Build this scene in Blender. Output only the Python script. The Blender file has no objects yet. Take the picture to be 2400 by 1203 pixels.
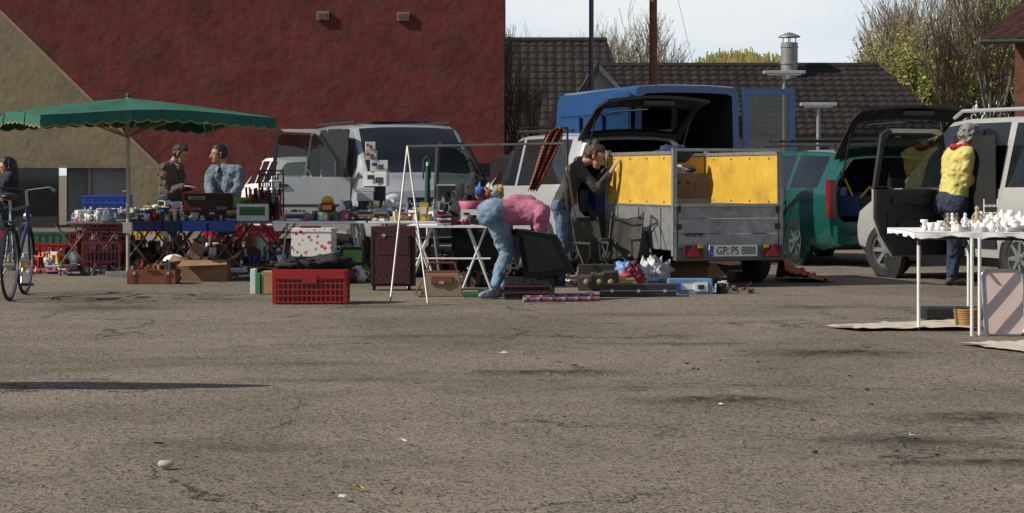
import bpy, math, random
import numpy as np
from mathutils import Vector, Matrix, noise
random.seed(11)
R=random.random
def U(a,b): return a+(b-a)*random.random()
H=1.15; F=5000.
# placement helpers: image pixel coordinates + assumed depth -> metres
def X(u,D): return (u-1200)/F*D
def Z(v,D): return H-(v-410)/F*D
def GD(v): return H*F/(v-410)
def P(u,v,D): return Vector((X(u,D),D,Z(v,D)))
S=bpy.context.scene
# ---------------- materials
_m={}
def mat(name,col,rough=.6,metal=0.,var=.15,scale=6,bump=0.,bs=40,coat=0.,dirt=0.):
    if name in _m: return _m[name]
    m=bpy.data.materials.new(name); m.use_nodes=True; n=m.node_tree; N=n.nodes; L=n.links
    p=N['Principled BSDF']; p.inputs['Roughness'].default_value=rough; p.inputs['Metallic'].default_value=metal
    p.inputs['Coat Weight'].default_value=coat; p.inputs['Coat Roughness'].default_value=.05
    tc=N.new('ShaderNodeTexCoord'); t=N.new('ShaderNodeTexNoise'); t.inputs['Scale'].default_value=scale; t.inputs['Detail'].default_value=3
    t.inputs['Roughness'].default_value=.65
    L.new(tc.outputs['Object'],t.inputs['Vector'])
    r=N.new('ShaderNodeValToRGB'); e=r.color_ramp.elements
    e[0].position=.3; e[1].position=.7
    e[0].color=[max(0,c*(1-var)) for c in col]+[1]; e[1].color=[min(1,c*(1+var)) for c in col]+[1]
    L.new(t.outputs['Fac'],r.inputs['Fac']); out=r.outputs['Color']
    if dirt:
        t2=N.new('ShaderNodeTexNoise'); t2.inputs['Scale'].default_value=2.2; t2.inputs['Detail'].default_value=6; t2.inputs['Roughness'].default_value=.75
        L.new(tc.outputs['Object'],t2.inputs['Vector'])
        mr=N.new('ShaderNodeMapRange'); mr.inputs[1].default_value=.48; mr.inputs[2].default_value=.7; mr.inputs[4].default_value=dirt
        L.new(t2.outputs['Fac'],mr.inputs[0])
        mx=N.new('ShaderNodeMix'); mx.data_type='RGBA'; L.new(mr.outputs[0],mx.inputs[0]); L.new(out,mx.inputs[6]); mx.inputs[7].default_value=(.07,.06,.05,1)
        out=mx.outputs[2]
    L.new(out,p.inputs['Base Color'])
    if bump:
        t3=N.new('ShaderNodeTexNoise'); t3.inputs['Scale'].default_value=bs; t3.inputs['Detail'].default_value=3
        L.new(tc.outputs['Object'],t3.inputs['Vector'])
        bp=N.new('ShaderNodeBump'); bp.inputs['Strength'].default_value=bump; bp.inputs['Distance'].default_value=.02
        L.new(t3.outputs['Fac'],bp.inputs['Height']); L.new(bp.outputs[0],p.inputs['Normal'])
    _m[name]=m; return m
def cm(h,name=None,**k):
    c=[int(h[i:i+2],16)/255 for i in (0,2,4)]
    c=[x/12.92 if x<.04045 else ((x+.055)/1.055)**2.4 for x in c]
    return mat(name or 'c_'+h,c,**k)
tyre=mat('tyre',(.02,.02,.021),.85,bump=.2)
glass=mat('car_glass',(.012,.015,.018),.04,var=.4,scale=1.5)
black=mat('black_plastic',(.018,.018,.02),.5,var=.3)
blackc=mat('black_cloth',(.02,.02,.022),.95,var=.4,bump=.8,bs=12)
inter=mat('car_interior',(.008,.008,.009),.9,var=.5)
chrome=mat('steel',(.55,.55,.56),.3,1,var=.1)
galv=mat('galvanised_steel',(.30,.305,.31),.5,.5,var=.28,scale=9,dirt=.6)
alum=mat('aluminium_tube',(.34,.335,.32),.42,.6,var=.15)
silver=mat('silver_paint',(.45,.47,.50),.33,.45,var=.04,scale=3,coat=.6)
white=mat('white_plastic',(.70,.70,.68),.5,var=.08)
cloth_w=mat('white_cloth',(.74,.74,.76),.9,var=.06,bump=.4,bs=6)
cardb=mat('cardboard',(.25,.145,.07),.85,var=.2,scale=5,bump=.1)
wood=mat('pale_wood',(.38,.23,.10),.7,var=.25)
brownL=mat('brown_leather',(.17,.055,.022),.5,var=.3)
redp=mat('red_plastic',(.33,.009,.012),.42,var=.15)
redd=mat('dark_red_plastic',(.12,.009,.009),.5,var=.3)
bluep=mat('blue_plastic',(.018,.075,.38),.45,var=.15)
yel=mat('yellow_plastic',(.68,.40,.03),.5,var=.1)
pal=[white,white,redp,bluep,yel,black,cm('8a8f96'),cm('b8a27a'),cm('2f6e4a'),cm('d0d2cf'),cm('7a1d22'),cm('a9b4c0'),cm('543a2a'),cm('cdb890'),cm('24406a'),cm('b0486a'),black,cm('3a3a3e'),cm('5a4638'),cm('6a7078')]
dark=[black,black,cm('3a3a3e'),cm('543a2a'),redd,cm('24406a'),cm('5a4638'),cm('2a3a30'),cm('8a8f96')]
# ---------------- builder
class B:
    def __init__(s): s.v=[];s.f=[];s.m=[];s.sm=[];s.mats=[];s.ix={};s.T=Matrix.Identity(4)
    def mi(s,m):
        if m.name not in s.ix: s.ix[m.name]=len(s.mats); s.mats.append(m)
        return s.ix[m.name]
    def add(s,vs,fs,m,smooth=False):
        o=len(s.v); T=s.T; s.v+=[T@Vector(p) for p in vs]
        for i,f in enumerate(fs):
            s.f.append([o+j for j in f]); s.sm.append(smooth)
            s.m.append(s.mi(m[i] if isinstance(m,list) else m))
    def box(s,c,size,m,rz=0,rx=0,ry=0,taper=1.,tm=None):
        a,b_,h=size[0]/2,size[1]/2,size[2]/2; M=Matrix.Translation(c)@Matrix.Rotation(rz,4,'Z')@Matrix.Rotation(rx,4,'X')@Matrix.Rotation(ry,4,'Y')
        vs=[M@Vector((x*a*(taper if z>0 else 1),y*b_*(taper if z>0 else 1),z*h)) for z in(-1,1) for x,y in((-1,-1),(1,-1),(1,1),(-1,1))]
        fs=[(3,2,1,0),(4,5,6,7),(0,1,5,4),(1,2,6,5),(2,3,7,6),(3,0,4,7)]
        s.add(vs,fs,[m,tm or m,m,m,m,m])
    def cyl(s,p,q,r,m,r2=None,n=10,caps=True):
        p=Vector(p);q=Vector(q);r2=r if r2 is None else r2
        d=(q-p); 
        if d.length<1e-6:return
        d.normalize(); a=d.orthogonal().normalized(); b_=d.cross(a)
        vs=[];
        for c,rr in((p,r),(q,r2)):
            for i in range(n):
                t=2*math.pi*i/n; vs.append(c+(a*math.cos(t)+b_*math.sin(t))*rr)
        s.add(vs,[(i,(i+1)%n,n+(i+1)%n,n+i) for i in range(n)],m,n>5)
        if caps: s.add(vs,[tuple(range(n-1,-1,-1)),tuple(range(n,2*n))],m)
    def path(s,pts,r,m,n=8):
        for a,b_ in zip(pts[:-1],pts[1:]): s.cyl(a,b_,r,m,n=n)
    def rev(s,c,prof,m,n=16,ax=(0,0,1)):
        q=Vector((0,0,1)).rotation_difference(Vector(ax)).to_matrix(); c=Vector(c)
        vs=[];fs=[]
        for r,h in prof:
            for i in range(n):
                t=2*math.pi*i/n; vs.append(c+q@Vector((r*math.cos(t),r*math.sin(t),h)))
        for k in range(len(prof)-1):
            for i in range(n):
                j=(i+1)%n; fs.append((k*n+i,k*n+j,(k+1)*n+j,(k+1)*n+i))
        s.add(vs,fs,m,True)
    def ell(s,c,r,m,n=12,k=8,M=None,jit=0):
        vs=[];fs=[];c=Vector(c)
        for a in range(k+1):
            ph=math.pi*a/k
            for i in range(n):
                t=2*math.pi*i/n; v=Vector((r[0]*math.sin(ph)*math.cos(t),r[1]*math.sin(ph)*math.sin(t),r[2]*math.cos(ph)))
                if jit: v*=1+jit*noise.noise(v*4/max(r)+c*7)
                if M: v=M@v
                vs.append(c+v)
        for a in range(k):
            for i in range(n):
                j=(i+1)%n; fs.append((a*n+i,(a+1)*n+i,(a+1)*n+j,a*n+j))
        s.add(vs,fs,m,True)
    def slab(s,pts,th,m,m2=None):
        th=Vector(th); n=len(pts); vs=[Vector(p) for p in pts]+[Vector(p)+th for p in pts]
        s.add(vs,[tuple(range(n)),tuple(range(2*n-1,n-1,-1))]+[(i,n+i,n+(i+1)%n,(i+1)%n) for i in range(n)],[m,m2 or m]+[m]*n)
    def obj(s,name,bevel=0,parent=None,auto=0):
        me=bpy.data.meshes.new(name)
        xs=[v.x for v in s.v];ys=[v.y for v in s.v];zs=[v.z for v in s.v]
        o=Vector(((min(xs)+max(xs))/2,(min(ys)+max(ys))/2,min(zs)))
        me.from_pydata([v-o for v in s.v],[],s.f)
        for m in s.mats: me.materials.append(m)
        me.polygons.foreach_set('material_index',s.m); me.polygons.foreach_set('use_smooth',s.sm); me.update()
        ob=bpy.data.objects.new(name,me); ob.location=o; S.collection.objects.link(ob)
        if auto: me.set_sharp_from_angle(angle=math.radians(auto))
        if bevel:
            md=ob.modifiers.new('bevel','BEVEL'); md.width=bevel; md.segments=2; md.limit_method='ANGLE'
        if parent: adopt(ob,parent)
        return ob
def adopt(ob,p):
    ob.parent=p; ob.matrix_parent_inverse=Matrix.Translation(p.location).inverted()
def text(sx,loc,size,m,parent,rz=0,name='lettering',align='CENTER',rx=90,sxs=1):
    c=bpy.data.curves.new(name,'FONT'); c.body=sx; c.size=size; c.extrude=.001; c.align_x=align; c.align_y='CENTER'; c.materials.append(m)
    o=bpy.data.objects.new(name,c); o.location=loc; o.rotation_euler=(math.radians(rx),0,rz); o.scale=(sxs,1,1); S.collection.objects.link(o); adopt(o,parent)
def frame(loc,rz): return Matrix.Translation(loc)@Matrix.Rotation(rz,4,'Z')
# ---------------- world, sun, camera
SUN_EL=math.radians(38); sd=Vector((-.965,-.26,0)).normalized()
w=bpy.data.worlds.new('World'); S.world=w; w.use_nodes=True; N=w.node_tree.nodes; L=w.node_tree.links
sky=N.new('ShaderNodeTexSky'); sky.sky_type='NISHITA'; sky.sun_disc=False; sky.sun_elevation=SUN_EL; sky.sun_rotation=math.atan2(sd.x,sd.y); sky.dust_density=1.2; sky.air_density=1.
bg=N['Background']; bg.inputs['Strength'].default_value=.06
tc=N.new('ShaderNodeTexCoord'); nz=N.new('ShaderNodeTexNoise'); nz.inputs['Scale'].default_value=3; nz.inputs['Detail'].default_value=6
mp=N.new('ShaderNodeMapping'); mp.inputs['Scale'].default_value=(1,1,5); L.new(tc.outputs['Generated'],mp.inputs['Vector']); L.new(mp.outputs[0],nz.inputs['Vector'])
sz=N.new('ShaderNodeSeparateXYZ'); L.new(tc.outputs['Generated'],sz.inputs[0])
rp=N.new('ShaderNodeMapRange'); rp.inputs[1].default_value=.10; rp.inputs[2].default_value=.32; rp.inputs[3].default_value=1; rp.inputs[4].default_value=.08; L.new(sz.outputs['Z'],rp.inputs[0])
cr=N.new('ShaderNodeValToRGB'); e=cr.color_ramp.elements; e[0].position=.42; e[0].color=(.76,.88,.96,1); e[1].position=.6; e[1].color=(.98,1,1,1); L.new(nz.outputs['Fac'],cr.inputs[0])
ml=N.new('ShaderNodeMix'); ml.data_type='RGBA'; ml.blend_type='MULTIPLY'; ml.inputs[0].default_value=1; L.new(cr.outputs[0],ml.inputs[6]); ml.inputs[7].default_value=(14.,14.3,14.6,1)
mx=N.new('ShaderNodeMix'); mx.data_type='RGBA'; L.new(rp.outputs[0],mx.inputs[0]); L.new(sky.outputs[0],mx.inputs[6]); L.new(ml.outputs[2],mx.inputs[7])
L.new(mx.outputs[2],bg.inputs['Color'])
sl=bpy.data.lights.new('sun','SUN'); sl.energy=5.0; sl.angle=math.radians(.5); sl.color=(1,.92,.80)
so=bpy.data.objects.new('sun',sl); S.collection.objects.link(so)
tosun=Vector((sd.x*math.cos(SUN_EL),sd.y*math.cos(SUN_EL),math.sin(SUN_EL))); so.rotation_euler=tosun.to_track_quat('Z','Y').to_euler()
so.location=(-20,-10,20)
cam=bpy.data.cameras.new('camera'); co=bpy.data.objects.new('camera',cam); S.collection.objects.link(co); S.camera=co
co.location=(0,0,H); co.rotation_euler=(math.radians(90),0,0); cam.lens=75; cam.sensor_width=36; cam.shift_y=-191.5/2400; cam.clip_end=5000; cam.clip_start=.1
S.view_settings.view_transform='Standard'; S.view_settings.look='None'; S.view_settings.exposure=0
# ---------------- ground
def ground():
    xs=[-1500,-300,-80,-30,-14]+list(np.arange(-8,8.01,.1))+[14,30,80,300,1500]
    ys=[-300,-20,3]+list(np.arange(5.5,16,.07))+list(np.arange(16,30,.25))+[32,36,42,60,100,250,700,3000]
    marks=[(X(1700,10.7),10.75,.44,.24,1,.034),(X(1960,13.6),13.7,.55,.28,1,.03),(X(1270,12.4),12.4,.5,.18,.95,.024),(X(2130,9.2),9.2,.35,.22,.9,.024),(-3.5,18.4,.5,.3,.9,.014),(X(2250,10.1),10.1,.4,.2,.85,.02),(-.9,11.9,.6,.12,.6,.01),(-1.2,18.6,.9,.3,.45,.004),(2.6,18.5,.6,.2,.6,.01),(X(1000,15.2),15.2,.9,.15,.55,.004),(X(1600,14.5),14.5,.7,.12,.7,.012),(X(700,13),13,.5,.15,.5,.004),(X(2300,8.6),8.5,.5,.12,1,.018),(X(600,9),9,.5,.2,.4,.005),(X(540,19.8),19.8,.4,.2,.6,.006),(X(1500,17.5),17.5,.8,.15,.5,.006)]
    vs=[];wv=[]
    for y in ys:
        for x in xs:
            z=0;wn=0
            if 5<y<30 and abs(x)<8.1:
                k=1 if y<16 else max(0,1-(y-16)/3)
                z=k*(.011*noise.noise(Vector((x*.7,y*.7,0)))+.006*noise.noise(Vector((x*3,y*3,5))))
                for mx_,my,rx,ry,s_,h in marks:
                    d=((x-mx_)/rx)**2+((y-my)/ry)**2
                    d*=1+.9*noise.noise(Vector((x*4,y*6,3)))
                    if d<1.9:
                        q=math.exp(-d*1.3); wn=max(wn,s_*q); z+=h*q*(.5+1.0*noise.noise(Vector((x*9,y*9,1))))
            vs.append((x,y,z)); wv.append(wn)
    nx=len(xs); fs=[(j*nx+i,j*nx+i+1,(j+1)*nx+i+1,(j+1)*nx+i) for j in range(len(ys)-1) for i in range(nx-1)]
    me=bpy.data.meshes.new('asphalt_ground'); me.from_pydata(vs,[],fs); me.polygons.foreach_set('use_smooth',[True]*len(fs))
    a=me.attributes.new('worn','FLOAT','POINT'); a.data.foreach_set('value',wv)
    ob=bpy.data.objects.new('ground',me); S.collection.objects.link(ob)
    m=bpy.data.materials.new('asphalt'); m.use_nodes=True; N=m.node_tree.nodes; L=m.node_tree.links; p=N['Principled BSDF']; p.inputs['Roughness'].default_value=.9; p.inputs['Specular IOR Level'].default_value=.2
    tc=N.new('ShaderNodeTexCoord')
    def nz(sc,det=4,ro=.6,ve=None,dist=0):
        t=N.new('ShaderNodeTexNoise'); t.inputs['Scale'].default_value=sc; t.inputs['Detail'].default_value=det; t.inputs['Roughness'].default_value=ro; t.inputs['Distortion'].default_value=dist
        L.new(ve or tc.outputs['Object'],t.inputs['Vector']); return t.outputs['Fac']
    def rng(i,a,b,c,d):
        r=N.new('ShaderNodeMapRange'); L.new(i,r.inputs[0])
        for k,v in enumerate((a,b,c,d)): r.inputs[k+1].default_value=v
        return r.outputs[0]
    def mix(f,a,b,bt='MIX'):
        x=N.new('ShaderNodeMix'); x.data_type='RGBA'; x.blend_type=bt
        for s_,v in((0,f),(6,a),(7,b)):
            if isinstance(v,(tuple,float,int)): x.inputs[s_].default_value=v
            else: L.new(v,x.inputs[s_])
        return x.outputs[2]
    def mth(op,a,b):
        x=N.new('ShaderNodeMath'); x.operation=op
        for s_,v in((0,a),(1,b)):
            if isinstance(v,(float,int)): x.inputs[s_].default_value=v
            else: L.new(v,x.inputs[s_])
        return x.outputs[0]
    base=mix(rng(nz(.35,6,.7,dist=.6),.38,.60,0,1),(.108,.088,.068,1),(.20,.168,.132,1))
    base=mix(rng(nz(1.1,7,.75),.50,.70,0,.65),base,(.072,.060,.049,1))
    base=mix(rng(nz(2.3,6,.7,dist=1),.58,.74,0,.5),base,(.28,.245,.20,1))
    vo=N.new('ShaderNodeTexVoronoi'); vo.inputs['Scale'].default_value=75; L.new(tc.outputs['Object'],vo.inputs['Vector'])
    sx=N.new('ShaderNodeSeparateColor'); L.new(vo.outputs['Color'],sx.inputs[0])
    base=mix(rng(sx.outputs[0],.0,1,0,.9),base,mix(.40,base,(.42,.37,.30,1)))
    base=mix(rng(sx.outputs[1],.68,.95,0,.85),base,(.03,.026,.023,1))
    base=mix(rng(nz(34,3,.8),.56,.72,0,.65),base,(.045,.038,.032,1))
    dn=N.new('ShaderNodeTexNoise'); dn.inputs['Scale'].default_value=1.5; dn.inputs['Detail'].default_value=6; dn.inputs['Roughness'].default_value=.7; L.new(tc.outputs['Object'],dn.inputs['Vector'])
    va=N.new('ShaderNodeVectorMath'); va.operation='ADD'; L.new(tc.outputs['Object'],va.inputs[0]); L.new(dn.outputs['Color'],va.inputs[1])
    v2=N.new('ShaderNodeTexVoronoi'); v2.feature='DISTANCE_TO_EDGE'; v2.inputs['Scale'].default_value=.4; L.new(va.outputs[0],v2.inputs['Vector'])
    cr=mth('MULTIPLY',rng(v2.outputs['Distance'],.001,.008,1,0),rng(nz(.5,2),.43,.56,0,1))
    base=mix(cr,base,(.03,.027,.025,1))
    at=N.new('ShaderNodeAttribute'); at.attribute_name='worn'
    wk=mth('MULTIPLY',at.outputs['Fac'],rng(nz(9,5,.8),.36,.54,.2,1.1))
    base=mix(wk,base,(.035,.031,.027,1))
    L.new(base,p.inputs['Base Color'])
    h=mth('ADD',mth('MULTIPLY',vo.outputs['Distance'],.5),mth('ADD',mth('MULTIPLY',nz(30,5,.8),.9),mth('MULTIPLY',cr,-1.)))
    bp=N.new('ShaderNodeBump'); bp.inputs['Strength'].default_value=.7; bp.inputs['Distance'].default_value=.012; L.new(h,bp.inputs['Height']); L.new(bp.outputs[0],p.inputs['Normal'])
    me.materials.append(m)
ground()
b=B(); st=[mat('stone_dark',(.05,.045,.04),.9),mat('stone_light',(.22,.2,.17),.9)]
for i in range(260):
    D=U(6.8,17); u=U(-50,2450) if i%3 else U(1500,2450); x=X(u,D); r=U(.002,.006) if i%12 else U(.007,.012)
    b.ell((x,D,.003+r*.2),(r*U(.8,1.6),r*U(.8,1.4),r*.6),st[0] if R()<.75 else st[1],6,4,jit=.4)
b.obj('gravel')
b=B(); D=GD(1100); b.ell((X(388,D),D,.02),(.03,.022,.016),mat('stone_pale',(.38,.37,.34),.8),12,8,jit=.35); b.obj('stone')
b=B()
for u,v,c in((795,1176,white),(842,1153,yel),(925,1158,brownL),(940,1041,white),(372,1050,black),(1690,956,white),(2130,1031,white),(500,948,white),(800,712,white),(1180,833,white)):
    D=GD(v); x=X(u,D); q=[(x+U(-.03,.03),D+U(-.03,.03)*1.2,.012+R()*.014) for k in range(5)]
    b.add([(x,D,.026)]+q,[(0,1+k,1+(k+1)%5) for k in range(5)],c)
b.obj('paper_litter')
# ---------------- houses
def tiles(b,x0,x1,y0,z0,y1,z1,m,rows,tw=.3,cutr=0,cutl=0):
    n=int((x1-x0)/tw*5)
    for r in range(rows):
        t0=r/rows;t1=(r+1)/rows+.012
        vs=[]
        for t,lift in((t0,.06),(t1,.0)):
            xa=x0+cutl*t; xb=x1-cutr*t
            for i in range(n+1):
                xx=xa+(xb-xa)*i/n
                vs.append((xx,y0+(y1-y0)*t,z0+(z1-z0)*t+lift+.04*abs(math.sin(math.pi*(xx)/tw))+.012*noise.noise(Vector((xx*3,r*3.1,0)))))
        fr=[(xx,yy,zz-.07) for xx,yy,zz in vs[:n+1]]; o=2*(n+1)
        b.add(vs+fr,[(i,i+1,n+2+i,n+1+i) for i in range(n)]+[(o+i,o+i+1,i+1,i) for i in range(n)],m)
red_st=mat('red_stucco',(.112,.0185,.0165),.95,var=.32,scale=1.6,bump=1.,bs=5,dirt=.45)
beige=mat('beige_stucco',(.20,.165,.10),.95,var=.16,scale=1.5,bump=.7,bs=6,dirt=.25)
D=46.
par=bpy.data.objects.new('stucco_commercial_building',None); par.location=(-8,46,0); S.collection.objects.link(par)
xr=X(1181,D); xe=X(372,D); ze=Z(392,D); xt=xe-(8-ze)/.988; xd=X(305,D); y=D+.02
b=B(); b.slab([(xt,D,8),(xr,D,8),(xr,D,-.1),(xe,D,-.1),(xe,D,ze)],(0,12,0),red_st); b.obj('red_wall',parent=par)
b=B()
b.slab([(xt-.003,y,7.99),(xe-.003,y,ze+.6),(xe-.003,y,ze),(-26,y,ze+.3),(-26,y,7.99)] if 0 else [(xt-.003,y,7.99),(xe-.003,y,ze),(-26,y,ze+.3),(-26,y,7.99)],(0,.4,0),beige)
b.slab([(-26,y+.002,ze+.298),(xe-.005,y+.002,ze-.002),(xe-.005,y+.002,0),(xd,y+.002,0),(xd,y+.002,ze-.02),(-26,y+.002,ze+.02)],(0,.38,0),beige)
b.box((X(174,D),D+.55,.9),(.46,.1,1.8),mat('grey_render',(.12,.13,.13),.9)); b.box((X(250,D),D+.57,.85),(1.3,.1,1.75),beige); b.box((X(225,D),D+.3,1.62),(2.4,.5,.3),beige)
b.obj('beige_wall',parent=par)
b=B()
b.slab([(xt,D-.03,8.0),(xt,D-.03,7.9),(xe,D-.03,ze-.03),(xe,D-.03,ze+.07)],(0,.045,0),mat('pale_trim',(.26,.18,.11),.8))
b.obj('diagonal_trim',parent=par)
b=B(); b.box((X(252,D),D+.45,.76),(.84,.06,1.5),mat('grey_door',(.15,.17,.18),.5)); b.box((X(252,D)+.3,D+.41,.8),(.1,.04,.03),chrome)
for sx in(-.46,.46): b.box((X(252,D)+sx,D+.43,.76),(.06,.1,1.5),mat('door_frame',(.2,.21,.21),.6))
b.obj('door',parent=par)
b=B(); b.box((-18.4,D+.6,.85),(17,.05,1.8),glass)
for k in range(12): b.box((X(148,D)-k*1.45,D+.56,.85),(.07,.07,1.8),black)
b.box((-18.4,D+.55,.12),(17,.12,.24),cm('55504a')); b.obj('shop_window',parent=par)
b=B()
for u,v in((757,37),(945,39)):
    x,z=X(u,D),Z(v,D); b.box((x,D-.04,z),(.27,.06,.19),cm('7a6a58'))
    b.box((x,D-.072,z),(.19,.01,.11),cm('3a3028'))
    for k in range(4): b.box((x,D-.08,z-.045+k*.03),(.18,.015,.012),cm('7a6a58'))
b.obj('wall_vents',parent=par)
# tiled houses
tile_m=mat('dark_roof_tile',(.021,.0145,.0125),.6,var=.6,scale=2.5)
par=bpy.data.objects.new('tiled_roof_house',None); par.location=(10,62,0); S.collection.objects.link(par)
D=60; x0=X(1405,D); x1=X(2140,D)
b=B(); tiles(b,x0,x1+.9,58,2.2,61.5,Z(157,61.5),tile_m,13,.27,cutr=1.6)
b.cyl((x0,61.5,Z(155,61.5)),(x1-.7,61.5,Z(155,61.5)),.1,tile_m)
b.add([(x0,61.5,4.25),(x1-.7,61.5,4.25),(x1+.9,65,2.2),(x0,65,2.2)],[(0,1,2,3)],tile_m); b.add([(x1-.7,61.5,4.25),(x1+.9,58,2.2),(x1+.9,65,2.2)],[(0,1,2)],tile_m)
b.obj('roof',parent=par)
wcream=mat('cream_wall',(.5,.45,.38),.9)
b=B(); b.box(((x0+x1)/2,61.5,1.1),(x1-x0-.4,6.4,2.2),wcream)
gx=x0-.1
b.slab([(gx-1.1,57.8,2.2),(gx+1.5,57.8,2.2),(gx+.0,57.8,Z(165,57.8))],(0,3.5,0),wcream); b.obj('walls',parent=par)
b=B()
tr=mat('white_bargeboard',(.6,.55,.5),.7)
zt=Z(150,57.6)
b.slab([(gx-1.2,57.6,2.3),(gx,57.6,zt),(gx,57.6,zt-.12),(gx-1.2,57.6,2.18)],(0,.1,0),cm('8a4a34'))
b.slab([(gx,57.6,zt),(gx+1.7,57.6,2.3),(gx+1.7,57.6,2.12),(gx,57.6,zt-.18)],(0,.1,0),tr)
b.slab([(gx-1.25,57.55,2.32),(gx,57.55,zt+.02),(gx,61.5,zt+.1),(gx-1.25,61.5,2.3)],(0,0,.06),tile_m); b.obj('bargeboards',parent=par)
b=B()
for k in range(5): b.box((x0+2+k*1.9,58.28,1.5),(.8,.05,.8),glass)
b.obj('windows',parent=par)
b=B(); D=61; x=X(1850,D); z0=Z(155,D)
b.cyl((x,D,z0-.6),(x,D,Z(100,D)),.24,galv,n=20); b.cyl((x,D,z0+.05),(x,D,z0+.1),.27,galv,n=20); b.cyl((x,D,Z(112,D)),(x,D,Z(109,D)),.26,galv,n=20)
for t in range(4): b.cyl((x+.18*math.cos(t*1.57),D+.18*math.sin(t*1.57),Z(100,D)),(x+.18*math.cos(t*1.57),D+.18*math.sin(t*1.57),Z(88,D)),.015,galv)
b.rev((x,D,Z(88,D)),[(.32,0),(.3,.04),(.12,.12),(0,.15)],galv,20); b.obj('steel_chimney',parent=par)
par=bpy.data.objects.new('tiled_roof_house',None); par.location=(1.5,72,0); S.collection.objects.link(par)
D=72; x0=X(1100,D); x1=X(1475,D)
b=B(); tiles(b,x0,x1+.4,68,2.2,72,Z(97,72),tile_m,15,.3,cutr=1.2); b.cyl((x0,72,Z(95,72)),(x1-.75,72,Z(95,72)),.11,tile_m)
b.add([(x0,72,5.5),(x1-.8,72,5.5),(x1+.4,76,2.2),(x0,76,2.2)],[(0,1,2,3)],tile_m); b.add([(x1-.8,72,5.5),(x1+.4,68,2.2),(x1+.4,76,2.2)],[(0,1,2)],tile_m)
b.obj('roof',parent=par)
b=B(); b.box(((x0+x1)/2,72,1.1),(x1-x0-.2,7.2,2.2),cm('5a4a3c')); b.obj('walls',parent=par)
b=B(); b.box((x0+1,68.3,1.4),(1,.06,1),glass); b.box((x0+3.2,68.3,1.4),(1,.06,1),glass); b.obj('windows',parent=par)
# timber house far right
par=bpy.data.objects.new('timber_house',None); par.location=(12,44,0); S.collection.objects.link(par)
D=44; TH=frame((X(2378,D),D,0),-math.radians(15)); tim=mat('brown_timber',(.13,.055,.025),.8,var=.4)
b=B(); b.T=TH; b.box((3,3,2.0),(6,6,4.0),mat('timber_infill',(.10,.05,.025),.9))
for k in range(20): b.box((.12+k*.3,-.03,2.0),(.22,.05,4.0),tim)
b.obj('walls',parent=par)
b=B(); b.T=TH; ze_=Z(98,D); tiles(b,-.62,8,-.8,ze_,3,ze_+2.2,cm('3a2018',var=.4),10,.28,cutl=2.)
b.slab([(-.62,-.8,ze_),(8,-.8,ze_),(8,3,ze_+1.9),(1.4,3,ze_+1.9)],(0,0,-.08),tim)
b.cyl((-.65,-.86,ze_-.04),(8,-.86,ze_-.04),.05,cm('2a3a30')); b.obj('roof',parent=par)
b=B(); b.T=TH; b.box((1.4,-.08,2.2),(.8,.05,1),glass); b.obj('window',parent=par)
# poles, lamps
b=B(); D=52; b.cyl((X(1386,D),D,0),(X(1386,D),D,8),.065,cm('4c5a6c',rough=.5),.055,14); b.cyl((X(1386,D),D,0),(X(1386,D),D,.9),.09,cm('4c5a6c'),n=14); b.cyl((X(1386,D),D,7.9),(X(1386,D)+.9,D,8.05),.04,galv); b.box((X(1386,D)+1.2,D,8.05),(.6,.22,.1),galv); b.obj('street_lamp')
b=B(); D=50; b.cyl((X(1531,D),D,0),(X(1531,D),D,8.5),.1,mat('pole_wood',(.18,.075,.035),.85,var=.3),.085,14)
b.box((X(1531,D),D,8.2),(1.2,.1,.1),tim)
for k in(-.5,0,.5): b.rev((X(1531,D)+k,D,8.25),[(.03,0),(.05,.05),(.03,.1),(0,.12)],white,8)
b.obj('wooden_utility_pole')
b=B(); b.path([(X(1531,50)+.5,50,8.35),(X(1570,55),55,6.6),(X(1610,60),60,5.0),(X(1625,61.4),61.4,4.3)],.006,galv,4); b.obj('power_cable')
for u,v,vb,hw in((1838,172,300,.45),(1918,247,320,.38)):
    D=46 if hw>.4 else 45; b=B(); z=Z(v,D); b.cyl((X(u,D),D,0),(X(u,D),D,z),.045,galv,n=12); b.box((X(u,D),D,z+.02),(hw*2,.22,.07),cm('9aa0a4')); b.box((X(u,D),D,z-.03),(hw*1.6,.16,.03),white); b.obj('street_lamp',bevel=.01)
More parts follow.
